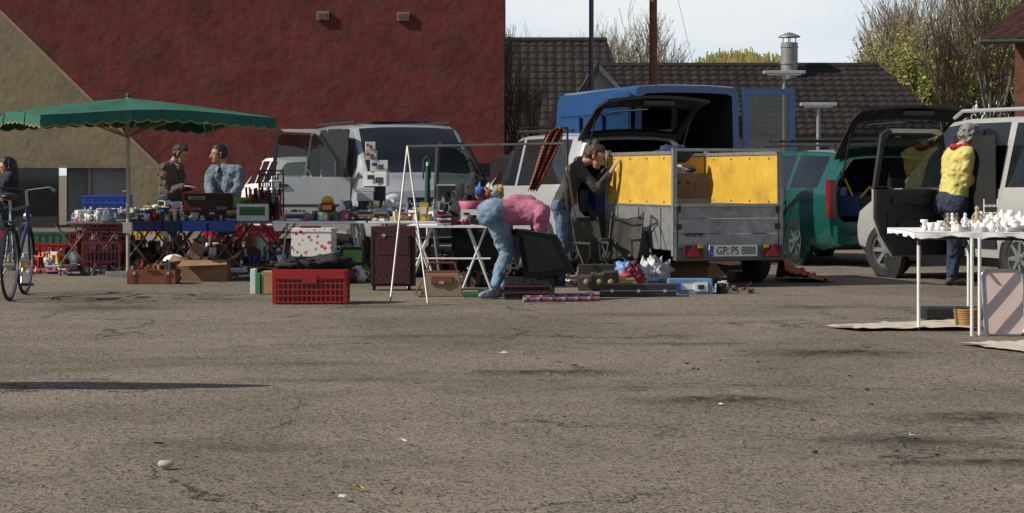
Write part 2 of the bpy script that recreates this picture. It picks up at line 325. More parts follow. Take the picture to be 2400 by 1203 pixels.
# ---------------- trees
bark=mat('bark',(.10,.08,.06),.95,var=.3); bud=mat('spring_leaves',(.27,.29,.06),.8,var=.35,scale=.8); twig=mat('twig_brown',(.16,.125,.085),.9,var=.3)
wil=mat('willow_leaves',(.42,.38,.12),.8,var=.3)
def tree(seed,hh,leaf=.3,spread=.5,leafm=bud,depth=6,thin=1.,ls=1.,mn=.0075):
    rnd=random.Random(seed); b=B()
    def grow(p,d,l,r,k):
        q=p+d*l; mid=p+d*l*.5+Vector((rnd.uniform(-1,1),rnd.uniform(-1,1),0))*l*.05
        n=6 if k>3 else 3; r=max(r,mn)
        b.cyl(p,mid,r,bark if k>2 else twig,r*.85,n,False); b.cyl(mid,q,r*.85,bark if k>2 else twig,r*.7,n,False)
        if k<=2 and rnd.random()<leaf:
            for _ in range(5):
                c=p.lerp(q,rnd.random()); s_=rnd.uniform(.03,.07)*ls; a=Vector((rnd.uniform(-1,1),rnd.uniform(-1,1),rnd.uniform(-1,1)))*s_; e=Vector((rnd.uniform(-1,1),rnd.uniform(-1,1),rnd.uniform(-1,1)))*s_
                b.add([c,c+a,c+a+e,c+e],[(0,1,2,3)],leafm)
        if k==0: return
        for _ in range(rnd.choice((2,3,3)) if k<depth else 4):
            v=(d+Vector((rnd.uniform(-1,1),rnd.uniform(-1,1),rnd.uniform(-.2,.6)))*spread*(1.2 if k<depth else .7)).normalized(); v=(v+Vector((0,0,.22))).normalized()
            grow(p.lerp(q,rnd.uniform(.55,1)),v,l*rnd.uniform(.7,.92),r*rnd.uniform(.5,.7),k-1)
    grow(Vector((0,0,-.05)),Vector((0,0,1)),hh*.24,hh*.018*thin,depth)
    return b.obj('bare_tree')
def inst(src,loc,sc,rz,name):
    o=bpy.data.objects.new(name,src.data); o.location=loc; o.scale=(sc,sc,sc*U(1.,1.15)); o.rotation_euler=(0,0,rz); S.collection.objects.link(o); return o
t1=tree(3,8.5,.9,ls=1.3); t2=tree(8,8.5,.10); t3=tree(21,8.5,1.,.5,ls=1.9); t3.name='budding_tree'; t1.name='budding_tree'
for i,(t,u,D,sc) in enumerate(((t1,2095,88,1.05),(t3,2150,84,.85),(t2,2190,90,1.35),(t2,2340,82,1.15),(t1,2390,92,1.45),(t3,2285,98,1.15),(t3,2420,86,1.2),(t2,1470,86,1.05),(t2,1390,96,1.0),(t2,1230,84,.9),(t2,2240,95,1.25),(t1,2050,100,.85),(t2,1550,95,.95),(t3,2350,90,.95),(t3,2110,95,.9),(t2,1430,90,.95),(t2,1280,92,.85),(t3,2230,92,.8),(t2,2120,97,1.3),(t3,2190,88,.8))):
    nm='bare_tree' if t is t2 else 'budding_tree'
    if i in(0,1,2): t.location=(X(u,D),D,0); t.scale=(sc,)*3; t.rotation_euler=(0,0,i*2.)
    else: inst(t,(X(u,D),D,0),sc,U(0,6),nm)
sap=tree(5,4.6,.02,.35,depth=5,thin=.7,mn=.005); sap.location=(X(1205,50),50,0); sap.name='bare_shrub'
inst(sap,(X(1240,52),52,0),.95,2,'bare_shrub'); inst(sap,(X(1190,53),53,0),1.2,4,'bare_shrub'); inst(sap,(X(2200,50),50,0),1.35,1,'bare_shrub'); inst(sap,(X(2240,51),51,0),1.15,3,'bare_shrub')
b=B(); D=84; cx=X(1735,D); b.cyl((cx,D,0),(cx,D,3.5),.3,bark,.2)
for i in range(1100):
    a=U(0,6.28); r=math.sqrt(R())*1.9; x=cx+r*math.cos(a); y=D+r*math.sin(a); z=Z(128,D)-(r/1.9)**2*.4+U(-.35,.2)+.3*noise.noise(Vector((x*1.9,y,0)))
    pts=[Vector((x,y,z))]
    for k in range(5): pts.append(pts[-1]+Vector((U(-.06,.06)+math.cos(a)*.04,U(-.06,.06),-U(.2,.5))))
    for p_,q_ in zip(pts[:-1],pts[1:]):
        s_=U(.012,.03); b.add([p_+Vector((-s_,0,0)),p_+Vector((s_,0,0)),q_+Vector((s_,0,0)),q_+Vector((-s_,0,0))],[(0,1,2,3)],wil)
for k in range(14):
    a=U(0,6.28); b.cyl((cx,D,3.2),(cx+1.5*math.cos(a),D+1.5*math.sin(a),Z(130,D)-U(0,.4)),.07,bark,.02,5)
b.obj('weeping_willow')
hd=mat('hedge_leaf',(.05,.055,.025),.9,var=.6,scale=2); hd2=mat('hedge_leaf_b',(.13,.12,.06),.9,var=.5)
b=B()
for i in range(9000):
    x=U(-2,40); y=U(101,105); z=abs(random.gauss(0,1))*1.4+U(0,1.4); z=min(z,3.6+1.3*noise.noise(Vector((x*.4,0,0)))); s_=U(.1,.25)
    a=Vector((U(-1,1),U(-1,1),U(-1,1)))*s_; e=Vector((U(-1,1),U(-1,1),U(-1,1)))*s_; c=Vector((x,y,max(.1,z))); b.add([c,c+a,c+a+e,c+e],[(0,1,2,3)],hd if R()<.6 else hd2)
b.obj('hedge')
b=B()
for k in range(26): b.box((X(1640,48)+k*.28,48.5,.5),(.04,.04,1.05),galv)
for z in(.25,.6,1.0): b.box((X(1640,48)+3.5,48.46,z),(7.3,.03,.05),galv)
b.obj('metal_fence')
# ---------------- vehicles
gt=bpy.data.materials.new('tinted_glass'); gt.use_nodes=True; n=gt.node_tree.nodes; l=gt.node_tree.links
gl=n.new('ShaderNodeBsdfGlossy'); gl.inputs['Roughness'].default_value=.03; tp=n.new('ShaderNodeBsdfTransparent'); tp.inputs['Color'].default_value=(.5,.55,.53,1)
lw=n.new('ShaderNodeLayerWeight'); lw.inputs[0].default_value=.5; pw=n.new('ShaderNodeMath'); pw.operation='POWER'; pw.inputs[1].default_value=4; l.new(lw.outputs['Facing'],pw.inputs[0])
mr=n.new('ShaderNodeMapRange'); mr.inputs[3].default_value=.05; mr.inputs[4].default_value=.6; l.new(pw.outputs[0],mr.inputs[0])
ms=n.new('ShaderNodeMixShader'); l.new(mr.outputs[0],ms.inputs[0]); l.new(tp.outputs[0],ms.inputs[1]); l.new(gl.outputs[0],ms.inputs[2]); l.new(ms.outputs[0],n['Material Output'].inputs['Surface'])
glassT=gt
def wheel(b,x,y,r,side,wd=.2,steer=0,cap=None,ns=7):
    T0=b.T.copy(); b.T=T0@Matrix.Translation((x,y,r))@Matrix.Rotation(steer,4,'Z')
    cap=cap or cm('8a8c8e',name='hubcap',rough=.35,metal=.5)
    ax=(0,side,0); k=.63*r
    b.rev((0,0,0),[(k,-wd*.8),(r*.93,-wd*.8),(r,-wd*.66),(r,-wd*.14),(r*.94,0),(k*1.1,.004),(k,-.01),(k*.95,-.05)],tyre,28,ax)
    b.rev((0,0,0),[(k,-.012),(k*.92,-.005),(k*.88,-.03)],cap,28,ax); b.rev((0,0,0),[(k*.9,-.035),(0,-.035)],black,28,ax)
    b.rev((0,0,0),[(k*.3,-.03),(k*.26,.002),(0,.008)],cap,16,ax)
    for i in range(ns):
        a=2*math.pi*i/ns; M=Matrix.Rotation(a,4,'Y'); T1=b.T.copy(); b.T=T1@M
        b.box((k*.58,-side*.018,0),(k*.75,.02,k*.24),cap,taper=.7); b.T=T1
    b.T=T0
def arch(b,x,y,r,side,m=None):
    b.rev((x,y+side*.001,r*.94),[(r*1.16,-.05),(r*1.16,.006),(r*1.1,.01),(0,.004)],m or black,28,(0,side,0))
def car(b,sts,body,wheels,hollow=None,low=black,lowstrip=True):
    rings=[]
    for s_ in sts:
        x,zb,ze,zr,w,wr=s_[:6]
        h=[(0,zb),(w*.86,zb),(w*.965,zb+.1),(w*.995,zb+(ze-zb)*.38),(w,zb+(ze-zb)*.66),(w*.965,ze-.015),(w*.95,ze),(wr,zr-.07),(wr*.91,zr-.02),(wr*.5,zr),(0,zr+.006)]
        rings.append([(x,y,z) for y,z in h]+[(x,-y,z) for y,z in reversed(h[1:-1])])
    n=len(rings[0])
    vs=[p for r in rings for p in r]
    fs=[];ms=[]
    for i in range(len(rings)-1):
        tag=sts[i][6] if len(sts[i])>6 else ''
        for k in range(n):
            j=(k+1)%n; fs.append((i*n+k,i*n+j,(i+1)*n+j,(i+1)*n+k))
            kk=k if k<10 else n-1-k
            m=body
            if kk==6 and 's' in tag: m=glass
            if kk in(8,9) and 't' in tag: m=glass
            if kk<=1 and lowstrip: m=low
            ms.append(m)
    b.add(vs,fs,ms,True)
    b.add(rings[0],[tuple(range(n))],body)
    r=rings[-1]
    if not hollow: b.add(r,[tuple(range(n-1,-1,-1))],body)
    else:
        x,zb,ze,zr,w,wr=sts[-1][:6]; zl,zh,dep=hollow
        inn=[(px,py*.88,zl+(pz-zb)/(zr-zb)*(zh-zl)) for px,py,pz in r]; inn2=[(px+dep,py*.97,pz) for px,py,pz in inn]
        b.add(r+inn,[(k,n+k,n+(k+1)%n,(k+1)%n) for k in range(n)],body,False)
        b.add(inn+inn2,[(k,n+k,n+(k+1)%n,(k+1)%n) for k in range(n)],inter,False)
        b.add(inn2,[tuple(range(n-1,-1,-1))],inter)
    for wx,wy,r_,st_ in wheels:
        for sd_ in(1,-1):
            arch(b,wx,sd_*wy,r_,sd_,low); wheel(b,wx,sd_*(wy+.018),r_,sd_,steer=st_)
def door(b,hx,hy,ang,ln,z0,zb,z1,outer,inner,side,rake=.25,mirror=False,cut=0):
    T0=b.T.copy(); b.T=T0@Matrix.Translation((hx,hy,0))@Matrix.Rotation(-side*ang,4,'Z')
    t=.06; y0=0; y1=-side*t
    lo=[(0,y0,z0+.05),(-.06,y0,z0),(-ln+.04+cut,y0,z0),(-ln+cut*.4,y0,z0+.1+cut*.6),(-ln,y0,z0+.2+cut),(-ln,y0,zb),(0,y0,zb)]
    b.slab(lo,(0,y1*.5,0),outer); b.slab([(p[0]*.98-.01,y1*.52,p[2]*.99+.01) for p in lo],(0,y1*.7,0),inner)
    fr=[(0,zb),(-rake,z1-.04),(-rake-.08,z1),(-ln+.12+cut*.4,z1),(-ln+.04+cut*.3,z1-.06),(-ln,zb)]
    f2=[(-.05,zb+.02),(-rake-.05,z1-.09),(-ln+.13+cut*.4,z1-.07),(-ln+.09+cut*.3,z1-.12),(-ln+.06,zb+.02)]
    cx=-ln/2; cz=(zb+z1)/2
    def inw(p): v=Vector((cx-p[0],0,cz-p[2])); v.normalize(); return (p[0]+v.x*.06,0,p[2]+v.z*.06)
    for i in range(len(fr)-1):
        a,c=fr[i],fr[i+1]; q=[(a[0],0,a[1]),(c[0],0,c[1])]
        b.slab([q[0],q[1],inw(q[1]),inw(q[0])],(0,y1*.7,0),outer if i in(1,2) else black)
    b.slab([(p[0],y1*.3,p[1]) for p in f2],(0,y1*.05,0),glassT)
    b.box((-ln*.55,y1*1.35,zb-.12),(ln*.5,.05,.07),inner); b.box((-ln*.5,y1*1.35,z0+.3),(ln*.45,.06,.16),cm('2c2c30')); b.box((-ln+.15,-y1*.2,zb-.12),(.16,.04,.035),black)
    b.box((-ln*.5,y1*1.28,zb-.3),(ln*.7,.02,.14),cm('26262a'))
    b.box((-ln*.5,-y1*.03,(z0+zb)/2-.02),(ln*.92,.008,.035),black)
    if mirror: b.box((-.12,-y1*3,zb+.12),(.09,.24,.24),black,taper=.85); b.box((-.17,-y1*3,zb+.12),(.01,.2,.2),chrome); b.cyl((-.1,0,zb+.03),(-.12,-y1*2.5,zb+.05),.03,black)
    b.T=T0
def tailgate(b,hx,hz,tx,tz,w0,w1,outer):
    def pt(t,y): 
        x=hx+(tx-hx)*t; z=hz+(tz-hz)*t+.10*math.sin(math.pi*t)-.05*y*y; wd=w0+(w1-w0)*t; return (x-.06*(1-y*y)*t,y*wd,z)
    ts=[0,.1,.62,.72,.86,1]; ys=[-1,-.86,-.4,0,.4,.86,1]; nn=len(ys)
    up=[pt(t,y) for t in ts for y in ys]; dn=[(x,y,z-.035) for x,y,z in up]; o=len(up)
    fs=[];mm=[]
    for i in range(len(ts)-1):
        for j in range(nn-1):
            q=(i*nn+j,i*nn+j+1,(i+1)*nn+j+1,(i+1)*nn+j); g=(i==1 and 0<j<nn-2)
            fs.append(q); mm.append(glassT if g else outer); 
            if not g: fs.append(tuple(o+a for a in reversed(q))); mm.append(black)
    ed=[i for i in range(nn)]+[nn*k+nn-1 for k in range(1,len(ts))]+[nn*(len(ts)-1)+j for j in range(nn-2,-1,-1)]+[nn*k for k in range(len(ts)-2,0,-1)]
    for a,c in zip(ed,ed[1:]+ed[:1]): fs.append((a,c,o+c,o+a)); mm.append(black)
    b.add(up+dn,fs,mm,False)
    x,y,z=pt(.93,0); b.box((x,y,z-.08),(.06,.4,.05),cm('3a3c40'))
    x,y,z=pt(.8,0); b.box((x,y,z-.06),(.16,.9,.03),cm('232327'),ry=.4)
    x,y,z=pt(.62,0); b.cyl((x,y,z-.075),(x+.35,y+w0*.5,z-.1),.012,black)
    for s_ in(-1,1):
        q=pt(.5,s_*.93); b.cyl((hx+.02,s_*w0*.9,hz-.55),(q[0],q[1],q[2]-.06),.012,black)
# silver panel van facing camera
b=B(); yaw=math.radians(18); b.T=frame((-1.0,29.4,0),-math.pi/2+yaw)
vst=[(0,.28,.66,.76,.78,.68),(-.07,.22,.84,.93,.88,.78),(-.3,.2,.97,1.05,.93,.84),(-.65,.2,1.03,1.13,.95,.86),(-.98,.2,1.09,1.18,.95,.84,'t'),(-1.2,.2,1.12,1.38,.955,.83,'t'),(-1.75,.2,1.12,1.84,.955,.78,''),(-1.95,.2,1.12,1.88,.955,.79,'s'),(-2.25,.2,1.12,1.9,.955,.8,''),(-2.33,.2,1.12,1.9,.955,.8,'s'),(-3.3,.2,1.12,1.91,.955,.8,''),(-3.4,.2,1.12,1.91,.955,.8,'s'),(-4.4,.2,1.12,1.89,.955,.79,''),(-4.7,.22,1.1,1.84,.93,.76,''),(-4.78,.3,1.1,1.75,.9,.72)]
car(b,vst,silver,[(-.9,.93,.33,0),(-4.0,.93,.33,0)])
for s_ in(-1,1):
    b.ell((-.16,s_*.66,.82),(.14,.2,.1),cm('d8dde0',name='headlamp',rough=.1),M=Matrix.Rotation(s_*.3,3,'Z'))
b.box((-.03,0,.78),(.05,.9,.12),black); b.box((-.0,0,.38),(.06,1.3,.16),black); b.box((.03,0,.5),(.02,.52,.11),white)
b.rev((-.0,0,.8),[(.07,-.01),(.07,.02),(0,.03)],chrome,20,(1,0,0))
for s_ in(-.5,.25): b.cyl((-1.02,s_,1.185),(-1.2,s_+.55,1.36),.012,black)
for s_ in(-1,1): b.cyl((-1.9,s_*.72,1.92),(-4.4,s_*.72,1.93),.018,black)
b.box((-2.6,0,1.925),(1.0,.9,.02),glass)
b.box((-2.2,-.957,1.25),(1.7,.012,1.1),inter) ; b.box((-1.25,1.02,1.22),(.08,.18,.2),black)
door(b,-1.2,-.97,math.radians(68),1.12,.35,1.12,1.8,silver,black,-1,rake=.42,mirror=True)
b.obj('silver_van',auto=35)
# blue panel van
blue=mat('blue_paint',(.012,.075,.22),.4,.1,var=.1,coat=.5); blued=mat('blue_paint_dark',(.005,.02,.08),.5,var=.2)
b=B(); yaw=math.radians(20); c,s_=math.cos(yaw),math.sin(yaw); rear=Vector((X(1480,34),34,0))+Vector((c,s_,0))*.98
b.T=frame(rear+Vector((-s_,c,0))*5.6,math.pi/2+yaw)
bst=[(0,.35,.85,.95,.85,.75),(-.1,.3,1.05,1.15,.95,.86),(-.9,.3,1.25,1.38,.98,.88,'t'),(-1.15,.3,1.3,1.6,.99,.85,'ts'),(-1.75,.3,1.3,2.4,.99,.84,'s'),(-2.05,.3,1.3,2.52,.99,.86,''),(-2.2,.3,1.3,2.56,.99,.88,''),(-2.3,.3,1.3,2.58,.99,.9,''),(-5.5,.3,1.3,2.6,.99,.92,''),(-5.6,.32,1.3,2.58,.98,.9)]
car(b,bst,blue,[(-1.0,.97,.35,0),(-4.6,.97,.35,0)],hollow=(.6,2.47,2.5))
for k in range(3): b.box((-2.95-k*1.02,.958,1.78),(.86,.012,.75),blued,rx=-.055); b.box((-2.95-k*1.02,.966,1.78),(.8,.012,.68),blue,rx=-.055)
b.box((-4,.965,1.22),(3.4,.03,.05),blued)
T0=b.T.copy()
b.T=T0@Matrix.Translation((-5.62,-.96,0))@Matrix.Rotation(math.radians(-10),4,'Z')
b.box((0,-.45,1.0),(.05,.88,1.0),blue); b.box((0,-.45,2.5),(.05,.88,.1),blue); b.box((0,-.06,1.98),(.05,.1,.95),blue); b.box((0,-.84,1.98),(.05,.1,.95),blue); b.box((0,-.45,1.98),(.015,.68,.94),glassT); b.box((-.03,-.45,1.4),(.03,.6,.04),galv); b.box((-.03,-.45,1.0),(.02,.7,.6),blued)
b.T=T0@Matrix.Translation((-5.62,.99,0))@Matrix.Rotation(math.radians(-8),4,'Z'); b.box((.44,0.03,1.45),(.86,.05,2.05),blue)
b.T=T0
for k in range(5): b.box((-5.2+k*.35,-.45+.2*k,.8+.1*k),(.4,.5,.4),dark[k])
b.box((-5.3,.3,.95),(.4,.6,.6),blued)
b.obj('blue_van',auto=35)
# silver minivan with open hatch
def mini(h,L_,w):
    return [(0,.3,.6,.7,w*.8,w*.66),(-.1,.24,.74,.83,w*.93,w*.8),(-.5,.2,.88,.97,w*.98,w*.86),(-.95,.2,.97,1.06,w,w*.86,'t'),(-1.15,.2,.98,1.2,w,w*.84,'ts'),(-1.9,.2,1.0,h*.985,w,w*.77,'s'),(-2.25,.2,1.0,h,w,w*.78,''),(-2.34,.2,1.0,h,w,w*.78,'s'),(-3.15,.2,1.01,h,w,w*.78,''),(-3.25,.2,1.02,h*.995,w,w*.77,'s'),(-L_+.35,.2,1.03,h*.985,w*.99,w*.76,''),(-L_+.06,.24,1.03,h*.965,w*.97,w*.74,''),(-L_,.3,1.03,h*.94,w*.95,w*.72)]
tl=mat('tail_lamp',(.20,.006,.008),.2)
b=B(); yaw=math.radians(18); c,s_=math.cos(yaw),math.sin(yaw); rear=Vector((X(1328,27),27,0))+Vector((c,s_,0))*.88
b.T=frame(rear+Vector((-s_,c,0))*4.5,math.pi/2+yaw)
car(b,mini(1.7,4.5,.88),mat('silver_paint_pale',(.46,.47,.48),.35,.3,var=.04,coat=.5),[(-.85,.86,.31,0),(-3.6,.86,.31,0)],hollow=(.62,1.6,1.3))
tailgate(b,-4.42,1.66,-5.45,2.13,.70,.68,black)
door(b,-1.2,.9,math.radians(62),1.05,.35,1.0,1.6,black,black,1,rake=.4)
for s_ in(-1,1): b.box((-4.5,s_*.8,1.0),(.06,.1,.45),tl); b.cyl((-2,s_*.68,1.74),(-4.2,s_*.68,1.72),.018,black)
for k in range(7): b.box((-4.1+R()*.5,-.5+k*.16,.75+R()*.1),(.3,.2,U(.2,.5)),random.choice(dark),rz=R())
b.box((-4.56,0,.5),(.14,1.6,.22),black); b.obj('silver_minivan',auto=35)
# green estate
green=mat('green_paint',(.008,.095,.080),.28,.3,var=.05,coat=.8)
b=B(); yaw=math.radians(17); c,s_=math.cos(yaw),math.sin(yaw); rear=Vector((X(1936,26.5),26.5,0))+Vector((c,s_,0))*.85
b.T=frame(rear+Vector((-s_,c,0))*4.4,math.pi/2+yaw)
g=[(0,.3,.52,.6,.7,.58),(-.1,.22,.64,.72,.8,.7),(-.55,.2,.78,.86,.84,.74),(-1.1,.18,.88,.96,.85,.72,'t'),(-1.25,.18,.9,1.06,.85,.7,'ts'),(-1.95,.18,.93,1.42,.85,.62,'s'),(-2.3,.18,.94,1.47,.85,.62,''),(-2.38,.18,.94,1.47,.85,.62,'s'),(-3.1,.18,.96,1.48,.85,.63,''),(-3.2,.18,.97,1.48,.85,.63,'s'),(-4.05,.2,.99,1.45,.85,.62,''),(-4.3,.24,1.0,1.42,.83,.6,''),(-4.4,.3,1.0,1.38,.81,.58)]
car(b,g,green,[(-.85,.83,.3,0),(-3.45,.83,.3,0)],hollow=(.56,1.36,1.2),low=green)
tailgate(b,-4.28,1.42,-5.2,2.0,.68,.76,green)
for s_ in(-1,1):
    b.box((-4.37,s_*.775,.86),(.14,.09,.46),tl,taper=.75); b.cyl((-2,s_*.58,1.54),(-4.1,s_*.58,1.52),.015,black)
    for x_ in(-2,-3,-4.1): b.cyl((x_,s_*.58,1.44),(x_,s_*.58,1.54),.014,black)
for k in range(3): b.cyl((-2.2-k*.35,-.65,1.6),(-2.2-k*.35,.65,1.6),.014,black)
b.cyl((-2.2,.6,1.6),(-3.0,.6,1.6),.014,black); b.cyl((-2.2,-.6,1.6),(-3.0,-.6,1.6),.014,black)
b.box((-4.44,0,.4),(.16,1.5,.22),green); b.box((-4.53,0,.42),(.01,1.3,.04),black)
for x_ in(-3.1,-2.2): b.box((x_,.857,.8),(.16,.02,.03),green)
for x_ in(-2.34,-3.18): b.box((x_,.853,.62),(.012,.008,.7),black)
for k in range(8): b.box((-4.1+R()*.3,-.5+k*.14,.72+R()*.1),(.25,.2,U(.1,.4)),random.choice(dark),rz=R())
b.path([(-4.1,-.1,.7),(-4.1,.1,1.0),(-4.1,.3,.8),(-4.1,.45,1.1)],.015,yel)
b.obj('green_estate_car',auto=35)
# silver compact van right
b=B(); yaw=math.radians(19); T=frame((4.72,24.98,0),math.pi/2+yaw); b.T=T
spw=mat('silver_paint_warm',(.50,.50,.48),.33,.35,var=.04,coat=.6)
car(b,mini(1.76,4.35,.87),spw,[(-.85,.85,.31,.32),(-3.55,.85,.31,0)])
door(b,-2.25,.9,math.radians(82),.98,.3,1.0,1.63,spw,black,1,rake=.08,cut=.2)
b.box((-2.75,.872,.98),(.82,.012,1.15),inter)
b.box((-2.3,.862,.6),(.012,.03,.8),black)
for s_ in(-1,1): b.path([(-1.9,s_*.6,1.76),(-2.1,s_*.62,1.83),(-3.9,s_*.62,1.82),(-4.1,s_*.6,1.74)],.02,spw)
b.box((-1.3,.97,1.06),(.08,.16,.12),black); b.box((-.05,0,.45),(.12,1.4,.2),black); b.box((-4.3,.75,1.15),(.12,.14,.5),tl)
b.obj('silver_compact_van',auto=35)
b=B(); b.T=frame((X(1165,42),38,0),math.pi/2+.3); car(b,mini(1.5,4.3,.85),mat('black_paint',(.015,.016,.02),.3,coat=.7),[(-.85,.83,.3,0),(-3.5,.83,.3,0)]); b.obj('black_car',auto=35)
b=B(); b.T=frame((X(2240,33),36,0),math.pi/2+.2); car(b,mini(1.78,4.3,.85),mat('yellow_paint',(.6,.3,.02),.4,coat=.5),[(-.85,.83,.3,0),(-3.5,.83,.3,0)]); b.obj('yellow_van',auto=35)
b=B(); b.T=frame((X(640,37),38.6,0),math.pi/2+.25); car(b,mini(1.45,4.3,.85),white,[(-.85,.83,.3,0),(-3.5,.83,.3,0)]); b.obj('white_car',auto=35)
# ---------------- trailer
yb=mat('yellow_plywood',(.60,.37,.04),.6,var=.14,scale=4,dirt=.32)
b=B(); tr_rz=math.radians(17); TT=frame((X(1580,21.7),21.7,0),tr_rz); b.T=TT
W_,L_=1.17,2.0
b.box((W_/2,L_/2,.4),(W_,L_,.05),galv)
for k in range(3): b.box((W_/2,-.012,.47+k*.155),(W_-.07,.03,.148),galv)
b.box((W_/2,-.02,.84),(W_,.06,.03),alum); b.box((W_/2,-.04,.345),(W_+.02,.1,.13),cm('5c5e60',metal=.4)); b.box((W_/2,-.05,.285),(W_,.06,.03),black)
for x_ in(0,W_):
    b.box((x_,0,.87),(.045,.05,1.1),galv)
    b.box((x_,L_/2,.6),(.03,L_-.06,.44),galv); b.box((x_,L_/2,1.09),(.025,L_-.06,.52),yb); b.box((x_,L_/2,1.375),(.045,L_,.035),alum); b.box((x_,L_,.87),(.05,.05,1.1),galv); b.box((x_,L_/2,.835),(.05,L_-.06,.02),alum)
    for k in range(3): b.box((x_-.02 if x_==0 else x_+.02,.35+k*.65,.6),(.02,.05,.42),galv)
    for k in range(4):
        for z_ in(.87,1.32): b.rev((x_-.014,.25+k*.5,z_),[(.014,0),(.008,.006),(0,.007)],black,8,(-1,0,0))
b.box((W_/2,L_,1.09),(W_-.06,.025,.52),yb); b.box((W_/2,L_,.6),(W_-.06,.03,.44),galv); b.box((W_/2,L_,1.375),(W_,.045,.035),alum)
b.box((W_/2,0,1.405),(W_+.03,.04,.03),alum)
for k in(.04,W_-.04): b.box((k,-.035,.62),(.05,.02,.06),black); b.box((k,-.035,.8),(.03,.03,.08),black)
for s_,x_ in((1,-.13),(-1,W_+.13)):
    T0=b.T.copy(); b.T=T0@Matrix.Translation((x_,.95,0))@Matrix.Rotation(math.pi/2,4,'Z'); wheel(b,0,s_*.08,.29,s_,wd=.17,cap=cm('3a3a3c'),ns=5); b.T=T0
    for k in range(7):
        a=math.pi*k/7; a2=math.pi*(k+1)/7
        b.slab([(x_-.1,.95+.34*math.cos(a),.29+.34*math.sin(a)),(x_+.1,.95+.34*math.cos(a),.29+.34*math.sin(a)),(x_+.1,.95+.34*math.cos(a2),.29+.34*math.sin(a2)),(x_-.1,.95+.34*math.cos(a2),.29+.34*math.sin(a2))],(0,0,.01),black)
b.cyl((W_/2,L_,.4),(W_/2,L_+1.2,.42),.035,galv)
for x_ in(.17,W_-.13):
    b.box((x_,-.1,.37),(.2,.03,.13),cm('5c0d0d')); b.slab([(x_-.08,-.12,.32),(x_+.08,-.12,.32),(x_,-.12,.44)],(0,.01,0),redp); b.box((x_+.07 if x_<.5 else x_-.07,-.119,.42),(.05,.01,.03),yel)
b.box((W_/2+.02,-.105,.375),(.53,.015,.115),white); b.box((W_/2-.222,-.114,.375),(.042,.008,.11),bluep)
trailer=b.obj('box_trailer',bevel=.003)
kb=mat('plate_black',(.01,.01,.01),.5)
def tp_(x,y,z): return TT@Vector((x,y,z))
for sx,x_,sz in(('GP',-.13,.115),('PS',.015,.115),('8888',.165,.115)): text(sx,tp_(W_/2+.02+x_,-.116,.373),sz,kb,trailer,tr_rz,'plate_lettering',sxs=.8 if len(sx)<3 else .68)
text('D',tp_(W_/2-.222,-.12,.35),.03,white,trailer,tr_rz,'plate_lettering')
b=B(); b.T=TT; b.rev((W_/2-.045,-.115,.395),[(.018,0),(0,.002)],cm('c8b060'),14,(0,-1,0)); b.rev((W_/2-.045,-.115,.35),[(.018,0),(0,.002)],cm('b0a060'),14,(0,-1,0)); b.obj('plate_seal',parent=trailer)
text('www.',tp_(.22,-.035,.545),.095,cm('3a1f1a'),trailer,tr_rz,'web_lettering')
b=B(); b.T=TT; b.box((.28,.5,1.03),(.44,.36,.27),cardb); b.box((.28,.5,.8),(.46,.38,.2),cm('a89880')); b.box((.28,.5,.55),(.5,.4,.25),cardb); b.box((.2,.5,1.175),(.3,.34,.02),cm('b8a48a'),ry=.12)
for x_ in(.2,.3): b.rev((x_-.02,.318,1.07),[(.018,0),(0,.003)],black,12,(0,-1,0))
b.box((.4,.316,1.03),(.09,.006,.1),cm('8a5a40'))
b.ell((.22,.5,1.2),(.12,.12,.05),white,jit=.5); b.ell((.3,.5,1.2),(.14,.1,.05),cm('3a2a2a'),jit=.5); b.obj('cardboard_boxes',bevel=.004)
b=B(); b.T=TT; nv=mat('navy_cloth',(.02,.035,.09),.9,bump=.6); b.ell((.72,1.9,1.38),(.22,.1,.1),nv,16,10,jit=.5); b.ell((.62,1.9,1.28),(.08,.06,.14),nv,12,8,jit=.5); b.ell((.8,1.88,1.42),(.1,.06,.05),nv,12,8,jit=.6); b.obj('jacket')
# ---------------- market umbrella, added shadow parasol
gcl=mat('green_canvas',(.012,.10,.068),.85,var=.18,scale=3,bump=.35,bs=5)
b=B(); cx,cy=X(300,24.2),24.2; top=2.02
cor=[Vector((-.6,-1.75)),Vector((1.75,-.6)),Vector((.6,1.75)),Vector((-1.75,.6))]
rim=[]
for i in range(4):
    a,c=cor[i],cor[(i+1)%4]
    for k in range(8): rim.append(a.lerp(c,k/8))
zr=lambda i: 1.80-.02*math.cos(math.pi*2*(i%8)/8)+ (.035*math.sin(math.pi*(i%8)/8))
lv=[.0,.25,.5,.75,1]; n=32; vs=[]
for t in lv:
    for i,p in enumerate(rim):
        sag=-.05*math.sin(math.pi*t)*abs(math.sin(math.pi*(i%4)/4)); vs.append((cx+p.x*t,cy+p.y*t,top-(top-zr(i))*(t**1.15)+sag))
b.add(vs,[(k*n+i,k*n+(i+1)%n,(k+1)*n+(i+1)%n,(k+1)*n+i) for k in range(4) for i in range(n)],gcl,True)
trim=cm('8a7a4a')
for i in range(n):
    p,q=rim[i],rim[(i+1)%n]; z0,z1=zr(i),zr((i+1)%n); m_=8; u_=[];d_=[];e_=[]
    for k in range(m_+1):
        t=k/m_; w2=p.lerp(q,t)*(1.005+.012*math.sin(i*2.1+t*3)); dz=.10+.03*abs(math.sin(math.pi*t*2))
        zz=z0+(z1-z0)*t; u_.append((cx+w2.x,cy+w2.y,zz)); d_.append((cx+w2.x*1.01,cy+w2.y*1.01,zz-dz)); e_.append((cx+w2.x*1.01,cy+w2.y*1.01,zz-dz-.012))
    b.add(u_+d_,[(k,k+1,m_+2+k,m_+1+k) for k in range(m_)],gcl,True); b.add(d_+e_,[(k,k+1,m_+2+k,m_+1+k) for k in range(m_)],trim)
